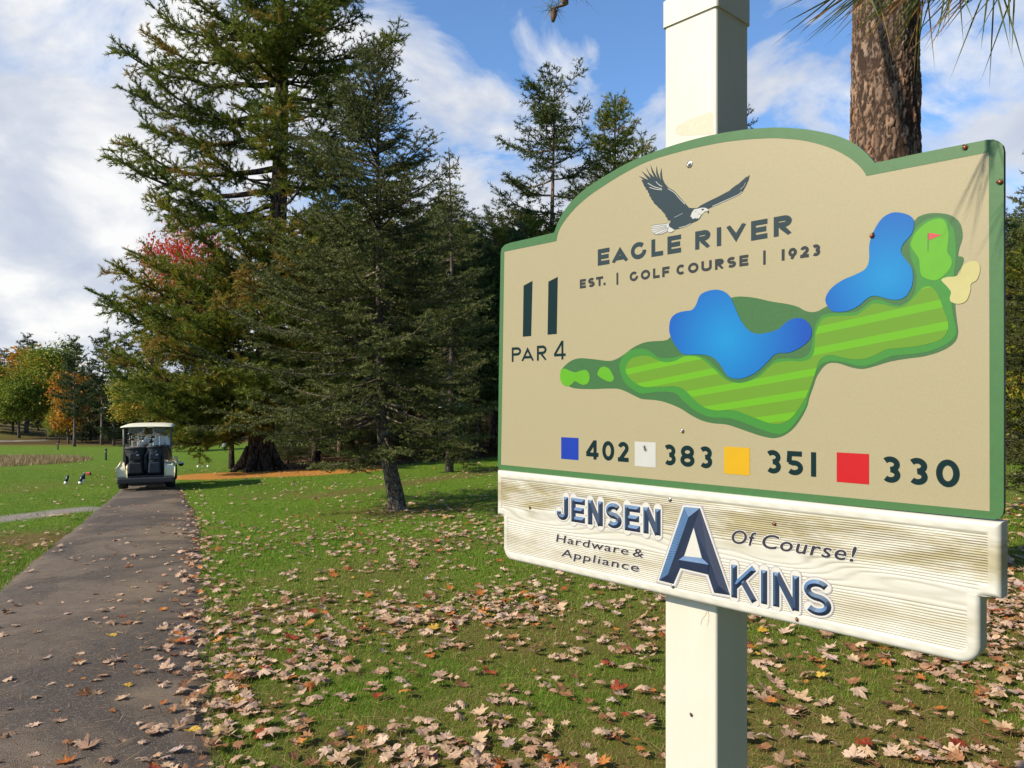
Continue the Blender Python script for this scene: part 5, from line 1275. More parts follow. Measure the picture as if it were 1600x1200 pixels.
for (x, Y_, yt) in [(-40,84,630),(0,90,640),(60,86,630),(112,72,645),(135,66,660),(150,74,640),(172,70,640),(190,76,635),(208,70,650),(226,76,640),(250,74,645),(275,72,650),(300,70,655),(318,76,640),(338,70,655),(360,74,640),(380,70,650),(405,74,640)]:
    plant('spf', x, Y_, yt, 'spruce_sapling', 'low dark spruce filling the foot of the far tree line', 'young spruces under the far tree line', 2.2)
for x in range(-620, -80, 48):
    k, nm, lb_, g_ = (('wpf', 'white_pine', 'distant tall pine in the dark tree line beyond the fairway', 'tall pines in the far tree line'), ('spf', 'spruce_tree', 'distant dark spruce in the tree line beyond the fairway', 'spruces in the far tree line'))[rb.random() < .6]
    plant(k, x+rb.uniform(-15, 15), rb.uniform(76, 92), rb.uniform(530, 590), nm, lb_, g_, rb.uniform(1.0, 1.35))
plant('blg', 30, 72, 580, 'broadleaf_tree', 'round light green tree at the far left foot of the bank', None, 1.0)
plant('bly', 78, 76, 536, 'broadleaf_tree', 'broad olive yellow tree in the far tree line left of the lone pine', None, 1.0)
plant('blo', 42, 80, 545, 'maple_tree', 'orange autumn maple glowing between green trees at the far left', None, 1.6)
plant('blo', 107, 64, 578, 'maple_tree', 'slim orange and yellow maple behind the lone pine trunk', None, .85)
plant('blo', 138, 74, 588, 'maple_tree', 'small orange maple top right of the lone pine', None, .9)
plant('bly', 92, 66, 640, 'bush', 'low olive bush at the foot of the slim orange maple', None, 1.0, cat='bush')
plant('bly', -25, 76, 562, 'broadleaf_tree', 'olive green tree cut by the left edge of the view', None, 1.0)
# unseen trees right of and behind the camera, added to keep skylight off post
for (X_, Y_, k, sc_) in ((8.5,3.0,'wp',.9),(10.5,-1.5,'dk',1.0),(9.0,-5.5,'wp',.95),(12.5,1.0,'dk',1.05),(7.5,-8.5,'rp',.9),(4.6,-5.0,'sp',.95),(6.6,-2.6,'dk',.8),(3.4,-8.0,'dk',.9),(6.2,-6.4,'wp',.9),(7.4,0.6,'sp',.9),(11.5,6.5,'dk',1.0),(14,-4,'wp',1.1)):
    z = float(gz(X_, Y_)); o = empty(lab[k][0], (X_, Y_, z), random.random()*6.28); o.scale = (sc_*1.15, sc_*1.15, sc_*.9); tag(o, 'unseen conifer right of the view, added to block sky light from the post', 'tree', 'unseen conifers added to block sky light')
    for q_ in (0, 1): obj(('trunk', 'crown')[q_], PROTO[k][q_], o)
# ---- red pine close behind the sign, with plated bark and a drooping branch
Yn = 6.3; nx = (1381-HX)/F*Yn; nb0 = np.array([nx, Yn, float(gz(nx, Yn))]); RN = (1437-1326)/F*Yn/2*0.985
NA, NZ = 240, 900; zz_ = np.linspace(-0.15, 7.2, NZ); th_ = np.linspace(0, 2*np.pi, NA, endpoint=False)
rg = np.random.default_rng(5)
# cells: stretched plates on the unrolled trunk
Cn = 3400; cu_ = rg.random(Cn)*2*np.pi*RN; cz_ = rg.random(Cn)*7.4-0.2
U, Z_ = np.meshgrid(th_*RN, zz_); wu = U+0.050*(fbm(U*16, Z_*6, 1.6, 2)-.5)*2+0.02*(vnoise(U*60, Z_*25, 1.0, 4)-.5); wz = Z_+0.16*(fbm(U*14, Z_*7, 1.3, 6)-.5)*2
d1 = np.full(U.shape, 9.0); d2 = np.full(U.shape, 9.0); cid = np.zeros(U.shape)
per = 2*np.pi*RN
oz = np.argsort(cz_); cu_, cz_ = cu_[oz], cz_[oz]
for row in range(NZ):
    a0, a1 = np.searchsorted(cz_, [zz_[row]-0.30, zz_[row]+0.30])
    du = np.abs(wu[row][:, None]-cu_[None, a0:a1]); du = np.minimum(du, per-du); dz = (wz[row][:, None]-cz_[None, a0:a1])/3.2; dd = np.hypot(du, dz)
    s2 = np.argpartition(dd, 1, axis=1)[:, :2]; v = np.take_along_axis(dd, s2, 1); sw = v[:, 0] > v[:, 1]; v.sort(axis=1)
    d1[row], d2[row] = v[:, 0], v[:, 1]; cid[row] = np.where(sw, s2[:, 1], s2[:, 0])+a0
edge = np.clip((d2-d1)/0.020, 0, 1); plate = edge**0.8*(0.35+0.65*sstep(fbm(U*26, Z_*12, 1.4, 13), .3, .55)); crnd = np.abs(np.sin(cid*12.9898)*43758.5453) % 1
fl = fbm(U*20, Z_*14, 1.5, 3)
rad2 = RN*np.interp(Z_, [-.15, .15, .6, 2, 7.2], [1.35, 1.18, 1.05, 1.0, .74])*(1+0.02*np.sin(3*U/RN+Z_*1.5))-0.006+0.013*plate*(0.5+0.8*crnd)+0.014*(fl-.5)
lean = np.stack([0.006*(Z_-1.8), 0*Z_], -1)
Pn = np.stack([nb0[0]+lean[..., 0]+rad2*np.cos(U/RN), nb0[1]+rad2*np.sin(U/RN), nb0[2]+Z_], -1).reshape(-1, 3)
idx = np.arange(NA*NZ).reshape(NZ, NA); ix2 = np.roll(idx, -1, 1)
q = np.stack([idx[:-1], ix2[:-1], ix2[1:], idx[1:]], -1).reshape(-1, 4)
npine = empty('red_pine', tuple(nb0)); tag(npine, 'thick plated pine trunk behind the right half of the sign, needle branch overhead', 'tree')
me = bpy.data.meshes.new('trunk'); me.from_pydata((Pn-nb0).tolist(), [], q.tolist()); me.polygons.foreach_set('use_smooth', [True]*len(q))
a = me.attributes.new('plate', 'FLOAT', 'POINT'); a.data.foreach_set('value', plate.ravel().astype(np.float32)); a = me.attributes.new('cell', 'FLOAT', 'POINT'); a.data.foreach_set('value', crnd.ravel().astype(np.float32))
def near_bark():
    m, t, ns, l = nt('plated_red_pine_bark'); n = N(t); co = n('ShaderNodeTexCoord').outputs['Object']
    pl_ = n('ShaderNodeAttribute', attribute_name='plate').outputs['Fac']; ce = n('ShaderNodeAttribute', attribute_name='cell').outputs['Fac']
    f = noise(n, mapping(n, co, (30, 30, 14)), 1.6, 6, 0.7); c = ramp(n, ce, [(0.0, (0.13,0.078,0.050)), (0.4, (0.20,0.125,0.083)), (0.7, (0.27,0.18,0.125)), (1, (0.29,0.145,0.075))])
    c = mixc(n, ramp(n, f, [(0.4, 0.0), (0.75, 0.75)]), c, (0.13,0.085,0.065)); c = mixc(n, ramp(n, noise(n, co, 3.5, 4), [(0.5, 0), (0.7, 0.45)]), c, (0.26,0.23,0.20))
    c = mixc(n, ramp(n, pl_, [(0.18, 0), (0.70, 1)]), (0.035,0.020,0.013), c)
    out(n, princ(n, c, 0.85, bump(n, f, 0.7, 0.006), Specular_IOR_Level=0.2)); return m
me.materials.append(near_bark()); me.update(); obj('trunk', me, npine)
# limb reaching over the camera's right, its twigs and long needles
lp = smooth_open([nb0+np.array([0, 0, 6.3]), np.array([2.35, 4.8, 5.1]), np.array([1.75, 3.2, 3.85]), np.array([1.15, 2.1, 2.98]), np.array([0.83, 1.50, 2.50]), np.array([0.64, 1.18, 2.20])], 6)
mb = MB(); mb.tube(lp, np.linspace(.05, .006, len(lp)), 9)
lp2 = smooth_open([nb0+np.array([-0.05, 0, 6.6]), np.array([2.0, 5.7, 5.6]), np.array([1.0, 4.9, 4.6]), at(893, -12, 4.7), at(886, 4, 4.7), at(868, 12, 4.7)], 6)
mb.tube(lp2, np.linspace(.045, .005, len(lp2)), 8)
tips = []
shoots = [((1345,-22,1.05), (1190,45), 20, .145), ((1340,-40,1.10), (1170,5), 14, .14), ((1440,-25,1.05), (1365,70), 24, .125), ((1478,-30,1.00), (1400,85), 14, .14), ((1545,-40,1.02), (1440,105), 14, .16), ((1590,-45,1.05), (1475,125), 9, .17), ((1400,-40,1.2), (1300,50), 9, .135), ((1500,-30,1.2), (1425,75), 7, .145)]
NV, NT_ = [], []
rg = np.random.default_rng(9)
for (sx, sy, sY), (ex, ey), cnt_, ln in shoots:
    a = at(sx, sy, sY); k = np.argmin(np.linalg.norm(lp-a, axis=1)); mb.tube([lp[k], (lp[k]+a)/2+np.array([0, 0, .03]), a], [.006, .005, .004], 6)
    e = at(ex, ey, sY-0.02+0.05*rg.normal()); d = nrm(e-a)
    for i in range(cnt_):
        dd = nrm(d+rg.normal(size=3)*np.array([.34, .25, .27])); b = a-d*0.05*rg.random()+rg.normal(size=3)*.004; L_ = ln*rg.uniform(.8, 1.15)
        s_ = nrm(np.cross(dd, nrm(b-CAM)+.3*rg.normal(size=3)))*0.0011; s3 = nrm(np.cross(dd, s_))*0.0007; m_ = b+dd*L_*.5+np.array([0, 0, -.003]); e_ = b+dd*L_+np.array([0, 0, -.008])
        for u_ in (s_, s3):
            NV += [(b-u_, b+u_, m_+u_), (b-u_, m_+u_, m_-u_), (m_-u_, m_+u_, e_)]
        t_ = rg.choice([.15, .3, .45, .8, 1.0], p=[.3, .25, .2, .15, .1]); NT_ += [t_]*6
# the small tuft hanging into the top of the view
a = at(864, 14, 4.7)
for i in range(75):
    d = nrm(rg.normal(size=3)*np.array([1, 1, .75])+np.array([-.25, 0, .05])); L_ = .13*rg.uniform(.6, 1.1); b = a+rg.normal(size=3)*.018; s_ = nrm(np.cross(d, rg.normal(size=3)))*.0018; NV += [(b-s_, b+s_, b+d*L_)]; NT_ += [rg.choice([.1, .25, .4])]
a2 = at(908, -14, 4.7)
for i in range(60):
    d = nrm(rg.normal(size=3)+np.array([.2, 0, .2])); L_ = .13*rg.uniform(.6, 1.1); b = a2+rg.normal(size=3)*.02; s_ = nrm(np.cross(d, rg.normal(size=3)))*.0018; NV += [(b-s_, b+s_, b+d*L_)]; NT_ += [rg.choice([.1, .25, .4])]
mb.tube([at(865, 13, 4.7), at(865, 24, 4.7), at(864, 34, 4.7)], [.018, .022, .010], 8)
m_twig = paint('pine_twig', (0.17,0.10,0.065), 0.8, 0.4, 40)
br = mb.build('branch', m_twig, npine, nb0, smooth=True)
m_long = foliage('long_pine_needle', [(0, (0.060,0.085,0.022)), (0.45, (0.13,0.145,0.035)), (0.7, (0.30,0.20,0.05)), (1, (0.42,0.19,0.10))], 0.3, 0.45)
o = obj('needles', tri_soup('needles', np.array(NV)-nb0, m_long, np.array(NT_)), br); o['kind'] = 'stuff'
# crown of that pine, far above the view
cw, cV, ctn = conifer(51, 14, .14, .55, 2.2, ([0,.3,.7,1],[.6,1,.8,.2]), .5, 3, (0, 12, 40), .8, .26, 9, .16, .03, R(48), 0, .1, .3)
mb = MB(); mb.tube([nb0+np.array([.03, 0, 7.1]), nb0+np.array([.05, .05, 11]), nb0+np.array([.08, 0, 14])], [RN*.73, RN*.45, .03], 12); mb.build('upper_trunk', m_bark_rp, npine, nb0, smooth=True)
obj('crown', tri_soup('crown', cV, m_rpine, ctn), npine)
# ------------------------------------------------------------------ golf cart
cb = G(228, 768); K = cb[1]/F                           # metres per pixel at the cart
cart_loc = np.array([cb[0], cb[1], cb[2]+0.03]); hd = math.atan2(0.45, 1.0)*0.92
MC = Matrix.Translation(cart_loc) @ Matrix.Rotation(hd, 4, 'Z')
m_cream = paint('cart_cream_body', srgb(226,214,176), 0.30, 0.05, 6)
m_blackp = paint('cart_black_plastic', (0.022,0.023,0.025), 0.5, 0.2, 20)
m_rub = paint('tyre_rubber', (0.018,0.017,0.016), 0.85, 0.2, 30)
m_post = paint('cart_grey_post', (0.10,0.10,0.10), 0.45, 0.1)
m_roof = paint('cart_roof_beige', srgb(216,212,190), 0.42, 0.05, 5)
m_seat = paint('cart_seat_vinyl', (0.06,0.055,0.05), 0.5, 0.15)
m_rim = paint('wheel_rim', (0.5,0.5,0.48), 0.4, 0.05)
m_gcover = paint('rolled_cover_grey', (0.13,0.135,0.14), 0.4, 0.2, 8)
m_bag = paint('bag_black_nylon', (0.012,0.013,0.015), 0.6, 0.3, 14, 0.3, 60)
m_bagn = paint('bag_navy_nylon', (0.012,0.018,0.030), 0.6, 0.4, 14, 0.3, 60)
m_bagt = paint('bag_trim_grey', (0.30,0.30,0.32), 0.5, 0.2)
m_club = paint('club_steel', (0.62,0.62,0.62), 0.28, 0.08, metal=1.0)
m_clubd = paint('club_black', (0.014,0.014,0.016), 0.25, 0.2)
m_white = paint('white_plastic', (0.78,0.78,0.76), 0.4, 0.03)
def glass_mat():
    m, t, ns, l = nt('windscreen_plastic'); n = N(t)
    g = n('ShaderNodeBsdfTransparent', {'Color': (0.82, 0.84, 0.84, 1)}).outputs[0]; gl = n('ShaderNodeBsdfGlossy', {'Roughness': 0.12}).outputs[0]
    mx = n('ShaderNodeMixShader', {0: 0.07}); l.new(g, mx.inputs[1]); l.new(gl, mx.inputs[2]); out(n, mx.outputs[0]); return m
cart = empty('golf_cart', cart_loc, hd); tag(cart, 'cream golf cart with beige roof seen from behind on the path, two bags strapped on', 'golf cart')
def P_(mb, name, mat, parent=cart, **k): return mb.build(name, mat, parent, **k)
# body: lower tub, front cowl
mb = MB()
prof = [(-0.52,0.10,0.30),(0.52,0.10,0.30)]
mb.box((0, 1.25, 0.34), (1.02, 2.0, 0.16)); mb.box((0, 0.80, 0.50), (0.98, 0.50, 0.26), taper=.94); mb.box((0, 2.28, 0.56), (1.05, 0.42, 0.46), taper=.80); mb.box((0, 2.05, 0.80), (0.96, 0.14, 0.16), taper=.9)
P_(mb, 'body', m_cream, bevel=0.03)
for sx in (-1, 1):
    m = MB(); vs = []; px_ = [(0.02,.30),(0.02,.50),(0.10,.585),(0.40,.62),(0.85,.60),(0.98,.50),(1.0,.30)]
    for y, z in px_: vs += [(sx*.385, y, z), (sx*(.60 if z < .55 else .555), y, z-.0)]
    k = len(px_); fs = [(2*i, 2*i+1, 2*i+3, 2*i+2) for i in range(k-1)]+[tuple(2*i for i in range(k))[::-1], tuple(2*i+1 for i in range(k)), (0, 2*k-2, 2*k-1, 1)]
    m.add(vs, fs); o = P_(m, 'rear_fender', m_cream, bevel=0.03)
    m = MB(); m.box((sx*.57, 2.25, .50), (.12, .62, .18), taper=.8); P_(m, 'front_fender', m_cream, bevel=0.03)
m = MB(); m.box((0, -0.05, 0.235), (1.20, 0.14, 0.125), taper=.97); P_(m, 'rear_bumper', m_blackp, bevel=0.025)
m = MB(); m.box((0, 0.35, 0.20), (0.70, 0.55, 0.20)); m.box((0, 0.42, .13), (.92, .07, .07)); m.box((0, 2.2, .15), (.9, .07, .07)); P_(m, 'chassis', m_blackp)
m = MB(); m.box((0, 0.36, 0.50), (0.76, 0.05, 0.44)); P_(m, 'bag_well', m_blackp, bevel=.01)
m = MB(); m.box((0, 0.20, 0.32), (0.76, 0.40, 0.04)); P_(m, 'bag_platform', m_blackp, bevel=.01)
for sx, y in ((-1,.46),(1,.46),(-1,2.2),(1,2.2)):
    M4 = Matrix.Translation((sx*.50, y, .225)) @ Matrix.Rotation(R(90), 4, 'Y')
    wh = empty('wheel', (0,0,0), 0, cart)
    m = MB(); m.lathe([(.12,-.10),(.19,-.105),(.222,-.08),(.228,0),(.222,.08),(.19,.105),(.12,.10)], 24, M4); m.build('tyre', m_rub, wh, smooth=True)
    m = MB(); m.lathe([(.02,-.09*sx*1),(.08,-.085),(.125,-.09),(.125,.09),(.08,.085),(.03,.10)], 18, M4); m.build('rim', m_rim, wh, smooth=True)
m = MB(); m.box((0, 1.02, .68), (1.0, .50, .12)); P_(m, 'seat', m_seat, bevel=.03)
m = MB(); m.box((-.245, .76, .86), (.47, .10, .26), rx=R(8)); m.box((.245, .76, .86), (.47, .10, .26), rx=R(8)); P_(m, 'backrest', m_seat, bevel=.03)
m = MB()
for sx in (-1, 1): m.tube([(sx*.47,.62,.60),(sx*.475,.50,.86),(sx*.44,.40,.95),(sx*.36,.36,.97)], .028, 8)
m.tube([(-.38,.36,.97),(.38,.36,.97)], .022, 8); P_(m, 'bag_rack', m_blackp, smooth=True)
m = MB()
for sx in (-1, 1): m.tube([(sx*.47,1.20,.72),(sx*.49,1.18,.86),(sx*.49,.84,.90)], .018, 8)
P_(m, 'armrest', m_blackp, smooth=True)
for sx, x_ in ((-1, -.50), (1, .50)):
    m = MB(); m.tube([(x_,.60,.58),(x_,.58,1.0),(x_*1.0,.56,1.45)], .024, 8); P_(m, 'roof_post', m_post, smooth=True)
    m = MB(); m.tube([(x_*.96,2.14,.78),(x_*.95,2.0,1.15),(x_*.94,1.84,1.45)], .022, 8); P_(m, 'roof_post', m_post, smooth=True)
m = MB(); nX, nY = 14, 12; vs = []
for layer in (0, 1):
    for j in range(nY+1):
        for i in range(nX+1):
            x = (i/nX-.5)*2; y = (j/nY-.5)*2; ed = max(abs(x), abs(y)); z = 1.440+.050*(1-ed**4)*(1 if layer == 0 else .25)-(.0 if layer == 0 else .012)+.012*(1-x*x)
            xx = x*.57*(1-.02*(abs(y) > .95)); vs.append((xx, 1.27+y*.88, z))
W1 = nX+1; off_ = (nX+1)*(nY+1); fs = []
for j in range(nY):
    for i in range(nX):
        a_ = j*W1+i; fs.append((a_, a_+1, a_+W1+1, a_+W1)); fs.append((off_+a_, off_+a_+W1, off_+a_+W1+1, off_+a_+1))
bd = [i for i in range(W1)]+[j*W1+nX for j in range(1, nY+1)]+[nY*W1+i for i in range(nX-1, -1, -1)]+[j*W1 for j in range(nY-1, 0, -1)]
for i in range(len(bd)): a_, b_ = bd[i], bd[(i+1) % len(bd)]; fs.append((a_, off_+a_, off_+b_, b_))
m.add(vs, fs); P_(m, 'roof', m_roof, smooth=True)
m = MB(); m.add([(-.45,2.12,.82),(.45,2.12,.82),(.44,1.84,1.46),(-.44,1.84,1.46),(-.45,2.125,.82),(.45,2.125,.82),(.44,1.845,1.46),(-.44,1.845,1.46)], [(0,1,2,3),(7,6,5,4),(0,4,5,1),(1,5,6,2),(2,6,7,3),(3,7,4,0)]); P_(m, 'windscreen', glass_mat())
m = MB(); m.tube([(-.455,2.11,.82),(-.445,1.84,1.465),(.445,1.84,1.465),(.455,2.11,.82)], .014, 6); m.tube([(-.45,1.98,1.14),(.45,1.98,1.14)], .012, 6); P_(m, 'windscreen_frame', m_blackp)
for x0, x1 in ((-.40,-.10),(.13,.40)):
    m = MB(); m.tube([(x0,.62,1.405),((x0+x1)/2,.62,1.40),(x1,.62,1.405)], [.052,.058,.052], 10); m.box(((x0+x1)/2,.62,1.34), (abs(x1-x0)*.96,.03,.09)); P_(m, 'rolled_rain_cover', m_gcover, smooth=False, bevel=.008)
m = MB()
for x in (-.10, .13): m.box((x,.60,1.39), (.035,.02,.17))
P_(m, 'cover_strap', m_bagt)
m = MB(); m.box((.015,1.80,1.40), (.20,.03,.055)); P_(m, 'mirror', m_white, bevel=.01)
m = MB(); Ms = Matrix.Translation((-.25,1.66,.90)) @ Matrix.Rotation(R(-55), 4, 'X')
m.tube([Ms@Vector((.17*math.cos(a), .17*math.sin(a), 0)) for a in np.linspace(0, 2*math.pi, 21)], .014, 6); m.tube([Ms@Vector((-.16,0,0)), Ms@Vector((.16,0,0))], .012, 6); m.tube([Ms@Vector((0,0,0)), Vector((-.25,2.0,.70))], .02, 6); P_(m, 'steering_wheel', m_blackp)
# ---- golf bags with clubs
def golf_bag(x, label, mat, wide, hgt, trim, seed, nclub):
    loc = MC @ Vector((x, .16, .345)); root = empty('golf_bag', loc, hd); tag(root, label, 'golf bag', 'golf bags on the back of the cart'); rg = random.Random(seed)
    tilt = Matrix.Rotation(R(-5), 4, 'X') @ Matrix.Scale(wide, 4, (1, 0, 0))
    m = MB(); m.lathe([(.10,0),(.135,.01),(.14,.10),(.13,.30),(.138,.48),(.14,hgt-.06),(.15,hgt),(.145,hgt+.02),(.11,hgt-.01)], 20, tilt); m.build('bag_body', mat, root, smooth=True)
    m = MB(); m.box((0,-.15,.17), (.20*wide,.08,.26), taper=.88); m.build('lower_pocket', mat, root, bevel=.03)
    m = MB(); m.box((0,-.14,.43), (.17*wide,.07,.17), taper=.85); m.build('upper_pocket', mat, root, bevel=.025)
    for sx in (-1, 1):
        m = MB(); m.box((sx*.13*wide,-.02,.28), (.05,.14,.36), taper=.8); m.build('side_pocket', mat, root, bevel=.02)
    m = MB(); m.tube([(-.10*wide,-.13,.56),(-.15*wide,-.12,.40),(-.12*wide,-.16,.14)], .011, 6); m.tube([(.05,-.155,.555),(.0,-.175,.50),(-.06,-.155,.555)], .012, 6); m.build('strap', trim, root)
    m = MB(); m.lathe([(.144,hgt-.035),(.156,hgt-.03),(.156,hgt+.012),(.144,hgt+.016)], 20, tilt); m.build('collar', trim, root, smooth=True)
    m = MB(); m.box((.055,-.19,.47), (.05,.006,.032)); m.build('tag_patch', m_bagt, root)
    for i in range(nclub):
        cx_ = (rg.random()-.5)*.17*wide; cy_ = (rg.random()-.5)*.13; top_ = hgt+.12+.22*rg.random(); c = loc+Vector((0, 0, 0)); lx = (rg.random()-.5)*.10
        ct = empty('golf_club', MC @ Vector((x+cx_, .16+cy_, .40)), hd)
        wood = i % 3 == 0
        tag(ct, f'{"driver with a dark rounded head" if wood else "iron with a bright steel head"} standing in the {label.split(" golf")[0]} bag', 'golf club', 'clubs standing in the golf bags')
        m = MB(); m.tube([(0,0,0),(lx,.03,top_-.055)], .0055, 6); m.build('shaft', m_club, ct)
        m = MB(); h0 = Vector((lx, .03, top_-.055))
        if wood: dome(m, Matrix.Translation(h0+Vector((.03*rg.choice((-1,1)), -.02, .0))), (0,0,0), (.058,.050,.036), n=12, k=8, full=True); m.build('club_head', m_clubd, ct, smooth=True)
        else: m.box(h0+Vector((.018*rg.choice((-1,1)),-.012,.022)), (.065,.016,.055), rx=R(20), taper=.7); m.build('club_head', m_club, ct, bevel=.006)
golf_bag(-.225, 'bulky black golf bag strapped on the left of the cart back', m_bag, 1.55, .62, m_bag, 3, 8)
golf_bag(.175, 'slimmer navy golf bag strapped on the right of the cart back', m_bagn, 1.35, .64, m_bag, 8, 7)
# ---- person on the right seat
m_skin = paint('skin', (0.46,0.27,0.19), 0.5, 0.08, 20); m_shirt = paint('white_shirt', (0.74,0.70,0.70), 0.75, 0.06, 12); m_trs = paint('dark_trousers', (0.03,0.035,0.05), 0.8, 0.1); m_cap = paint('grey_cap', (0.22,0.22,0.23), 0.75, 0.1)
def skinned(name, nodes, edges, mat, parent, sub=2):
    me = bpy.data.meshes.new(name); me.from_pydata([nodes[k][0] for k in nodes], [(list(nodes).index(a), list(nodes).index(b)) for a, b in edges], [])
    o = obj(name, me, parent); me.materials.append(mat)
    sk = o.modifiers.new('skin', 'SKIN'); me.skin_vertices.new() if not me.skin_vertices else None
    for i, k in enumerate(nodes):
        rr2 = nodes[k][1]; me.skin_vertices[0].data[i].radius = rr2 if isinstance(rr2, tuple) else (rr2, rr2)
    me.skin_vertices[0].data[0].use_root = True
    sb2 = o.modifiers.new('sub', 'SUBSURF'); sb2.levels = sub; sb2.render_levels = sub; sk.use_smooth_shade = True
    return o
px0 = .20
ND = {'pelvis': ((px0,1.00,.77),(.15,.11)), 'waist': ((px0,.97,.90),(.145,.10)), 'chest': ((px0+.01,.94,1.03),(.17,.11)), 'neckb': ((px0+.02,.95,1.15),(.075,.07)), 'neck': ((px0+.025,.965,1.20),(.055,.055)), 'jaw': ((px0+.03,.985,1.25),(.075,.085)), 'head': ((px0+.03,.985,1.32),(.080,.098)), 'crownh': ((px0+.03,.975,1.385),(.055,.065)), 'nose': ((px0+.03,1.085,1.295),(.014,.014)),
      'ls': ((px0-.17,.93,1.10),.062), 'le': ((px0-.34,.83,.97),.045), 'lw': ((px0-.42,.70,1.06),.030), 'lp': ((px0-.44,.64,1.075),(.038,.016)),
      'rs': ((px0+.19,.96,1.09),.062), 're': ((px0+.27,.90,.86),.045), 'rw': ((px0+.30,1.02,.71),.030), 'rp': ((px0+.305,1.07,.67),(.034,.018)),
      'lh': ((px0-.09,1.12,.76),.085), 'lk': ((px0-.10,1.47,.80),.062), 'la': ((px0-.10,1.66,.42),.042), 'lt': ((px0-.10,1.84,.38),.040), 'rh': ((px0+.09,1.12,.76),.085), 'rk': ((px0+.11,1.47,.80),.062), 'ra': ((px0+.11,1.66,.42),.042), 'rt': ((px0+.12,1.84,.38),.040)}
ED = [('pelvis','waist'),('waist','chest'),('chest','neckb'),('neckb','neck'),('neck','jaw'),('jaw','head'),('head','crownh'),('head','nose'),('chest','ls'),('ls','le'),('le','lw'),('lw','lp'),('chest','rs'),('rs','re'),('re','rw'),('rw','rp'),('pelvis','lh'),('lh','lk'),('lk','la'),('la','lt'),('pelvis','rh'),('rh','rk'),('rk','ra'),('ra','rt')]
for sd_, pn, bx in (('l','lp',-1),('r','rp',1)):
    p0 = np.array(ND[pn][0])
    for i in range(4):
        d0 = np.array([(-.018+.012*i), -.05, -.005]) if sd_ == 'l' else np.array([.012, .02-.013*i, -.040]); d1 = np.array([(-.020+.014*i), -.08, -.03]) if sd_ == 'l' else np.array([-.018, .022-.014*i, -.058])
        q = [1, 1.08, 1.02, .85][i]; ND[f'{sd_}f{i}a'] = (tuple(p0+d0*q), .0085); ND[f'{sd_}f{i}b'] = (tuple(p0+d1*q), .0075); ED += [(pn, f'{sd_}f{i}a'), (f'{sd_}f{i}a', f'{sd_}f{i}b')]
    d0 = np.array([.034, -.015, .004]) if sd_ == 'l' else np.array([-.012, .038, -.012]); ND[f'{sd_}ta'] = (tuple(p0+d0), .009); ND[f'{sd_}tb'] = (tuple(p0+d0*1.35+np.array([0, -.012, -.012])), .008); ED += [(pn, f'{sd_}ta'), (f'{sd_}ta', f'{sd_}tb')]
for k_ in list(ND):
    if k_[0] not in 'lr' or k_ in ('ls','le','lw','lp','rs','re') or k_[:2] in ('lf','lt') and k_ != 'lt': ND[k_] = ((ND[k_][0][0], ND[k_][0][1], ND[k_][0][2]+.05), ND[k_][1])
per_loc = MC @ Vector((px0, 1.0, .74))
person = empty('person', cart_loc, hd); tag(person, 'person in white shirt and grey cap sitting in the golf cart, holding out a club', 'person')
skinned('body', ND, ED, m_skin, person)
sub_ = lambda ks, add: {k: (ND[k][0], tuple(x+add for x in (ND[k][1] if isinstance(ND[k][1], tuple) else (ND[k][1],)*2))) for k in ks}
sh_n = sub_(['pelvis','waist','chest','neckb','ls','le','rs','re'], .018); mid = lambda a, b, t: tuple(np.array(ND[a][0])*(1-t)+np.array(ND[b][0])*t)
sh_n['lc'] = (mid('le','lw',.75), .046); sh_n['rc'] = (mid('re','rw',.45), .052)
skinned('shirt', sh_n, [('pelvis','waist'),('waist','chest'),('chest','neckb'),('chest','ls'),('ls','le'),('le','lc'),('chest','rs'),('rs','re'),('re','rc')], m_shirt, person)
skinned('trousers', sub_(['pelvis','lh','lk','la','rh','rk','ra'], .014), [('pelvis','lh'),('lh','lk'),('lk','la'),('pelvis','rh'),('rh','rk'),('rk','ra')], m_trs, person)
m = MB(); Mh = Matrix.Translation((px0+.03,.98,1.385)); dome(m, Mh, (0,0,0), (.098,.115,.095), n=18, k=7); m.add([Mh@Vector((x,y,z)) for x, y, z in ((-.085,.09,.012),(-.055,.19,-.004),(0,.215,.0),(.055,.19,-.004),(.085,.09,.012),(0,.10,.024))], [(0,1,5),(1,2,5),(2,3,5),(3,4,5)]); m.build('cap', m_cap, person, smooth=True)
m = MB(); dome(m, Matrix.Translation((px0+.03,.965,1.32)), (0,0,0), (.088,.085,.075), n=14, k=6, full=True); m.build('hair', paint('grey_hair', (.16,.14,.13), .8, .2), person, smooth=True)
m = MB()
for sx in (-1, 1): dome(m, Matrix.Translation((px0+.03+sx*.034,1.075,1.375)), (0,0,0), (.012,.008,.008), n=8, k=5, full=True)
m.build('eye', m_blackp, person)
m = MB()
for sx in (-1, 1): dome(m, Matrix.Translation((px0+.03+sx*.088,.985,1.345)), (0,0,0), (.012,.022,.034), n=8, k=5, full=True)
m.build('ear', m_skin, person, smooth=True)
# driver held out sideways in the right hand
hp = MC @ Vector((px0+.30, 1.08, .645)); tipw = at(283, 724, hp.y); dv = Vector(tipw)-hp
club = empty('golf_club', hp); tag(club, 'driver with a black and white head held out sideways from the right of the cart', 'golf club')
m = MB(); m.tube([-dv*0.35, dv*0.96], .0065, 6); m.build('shaft', m_clubd, club)
m = MB(); Mh = Matrix.Translation(dv+Vector((0,0,-.015))); dome(m, Mh, (0,0,0), (.065,.06,.055), n=14, k=8, full=True); hh = m.build('club_head', m_clubd, club, smooth=True)
m = MB(); dome(m, Mh, (-.006,0,.018), (.062,.058,.046), n=14, k=5); m.build('crown_plate', m_white, hh, smooth=True)
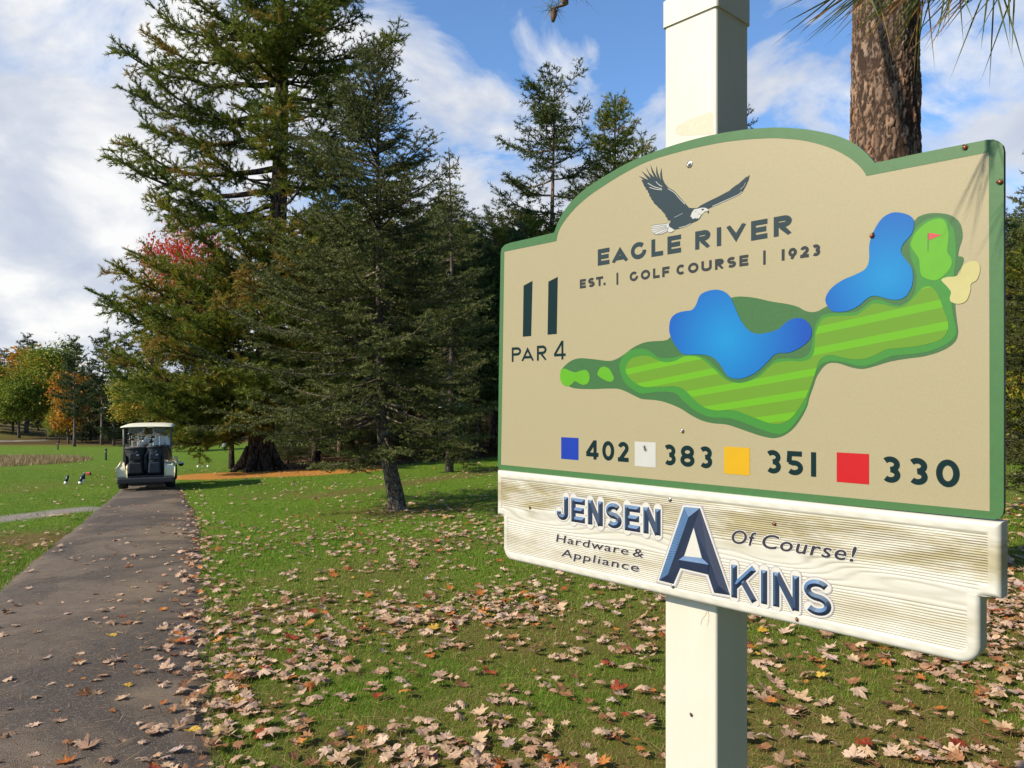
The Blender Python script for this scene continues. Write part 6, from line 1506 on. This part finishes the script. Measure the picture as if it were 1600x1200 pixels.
# ------------------------------------------------------------------ tee markers and small course furniture
m_navy = paint('marker_navy', (0.018,0.024,0.05), 0.35, 0.1); m_redm = paint('marker_red_paint', (0.35,0.02,0.015), 0.4)
def tee_marker(px, py, lean, label):
    p = G(px, py); root = empty('tee_marker', p); tag(root, label, 'tee marker', 'dark tee markers with white balls on the tee')
    m = MB(); dome(m, Matrix.Translation((0,0,.045)), (0,0,0), (.048,.048,.045), n=14, k=8, full=True); m.build('ball_foot', m_white, root, smooth=True)
    m = MB(); m.tube([(0,0,.06),(lean*.35,0,.11),(lean,0,.22)], [.030,.040,.034], 10); dome(m, Matrix.Translation((lean,0,.22)), (0,0,0), (.034,.034,.025), n=10, k=5); m.build('stake', m_navy, root, smooth=True)
tee_marker(103, 757, .05, 'dark tee marker standing apart on the left of the tee')
tee_marker(125.5, 757, .05, 'dark tee marker with a bright white ball, front one of the close pair')
tee_marker(130, 753.5, .02, 'dark tee marker at the back of the close pair')
p = G(139, 743); o = empty('tee_block', p); tag(o, 'small dark red tee block on the grass behind the tee markers', 'tee marker')
m = MB(); m.box((0,0,.06), (.14,.10,.10), taper=.85); m.build('block', m_redm, o, bevel=.02); m = MB(); m.tube([(0,0,-.08),(0,0,.03)], .012, 6); m.build('spike', m_clubd, o)
for x, y in ((309.5,731),(318,730.4),(325,730.6)):
    p = G(x, y); o = empty('tee_marker', p); tag(o, 'small white tee marker in the shade right of the golf cart', 'tee marker', 'white tee markers right of the cart')
    m = MB(); dome(m, Matrix.Translation((0,0,.045)), (0,0,0), (.045,.04,.045), n=12, k=7, full=True); m.build('ball', m_white, o, smooth=True); m = MB(); m.tube([(0,0,-.1),(0,0,.02)], .012, 6); m.build('spike', m_clubd, o)
for x, y, h_, lb in ((165.5, 719, .50, 'thin dark stake standing alone on the fairway left of the cart'), (90.5, 703, .55, 'short dark stake near the brown fairway edge under the lone pine')):
    p = G(x, y); o = empty('marker_stake', p); tag(o, lb, 'stake'); m = MB(); m.tube([(0,0,-.2),(0,0,h_)], [.045,.04], 8); dome(m, Matrix.Translation((0,0,h_)), (0,0,0), (.04,.04,.03), n=8, k=4); m.build('stake', m_blackp, o); m = MB(); m.tube([(0,0,h_*.72),(0,0,h_*.80)], .047, 8); m.build('band', m_bagt, o)
p = G(350, 704); o = empty('ball_washer', p); tag(o, 'small white topped post beyond the fairway left of the thick pine trunk', 'post'); m = MB(); m.tube([(0,0,-.2),(0,0,.22)], .04, 8); m.build('stand', m_blackp, o); m = MB(); dome(m, Matrix.Translation((0,0,.32)), (0,0,0), (.13,.13,.14), n=12, k=7, full=True); m.build('top', m_white, o, smooth=True)
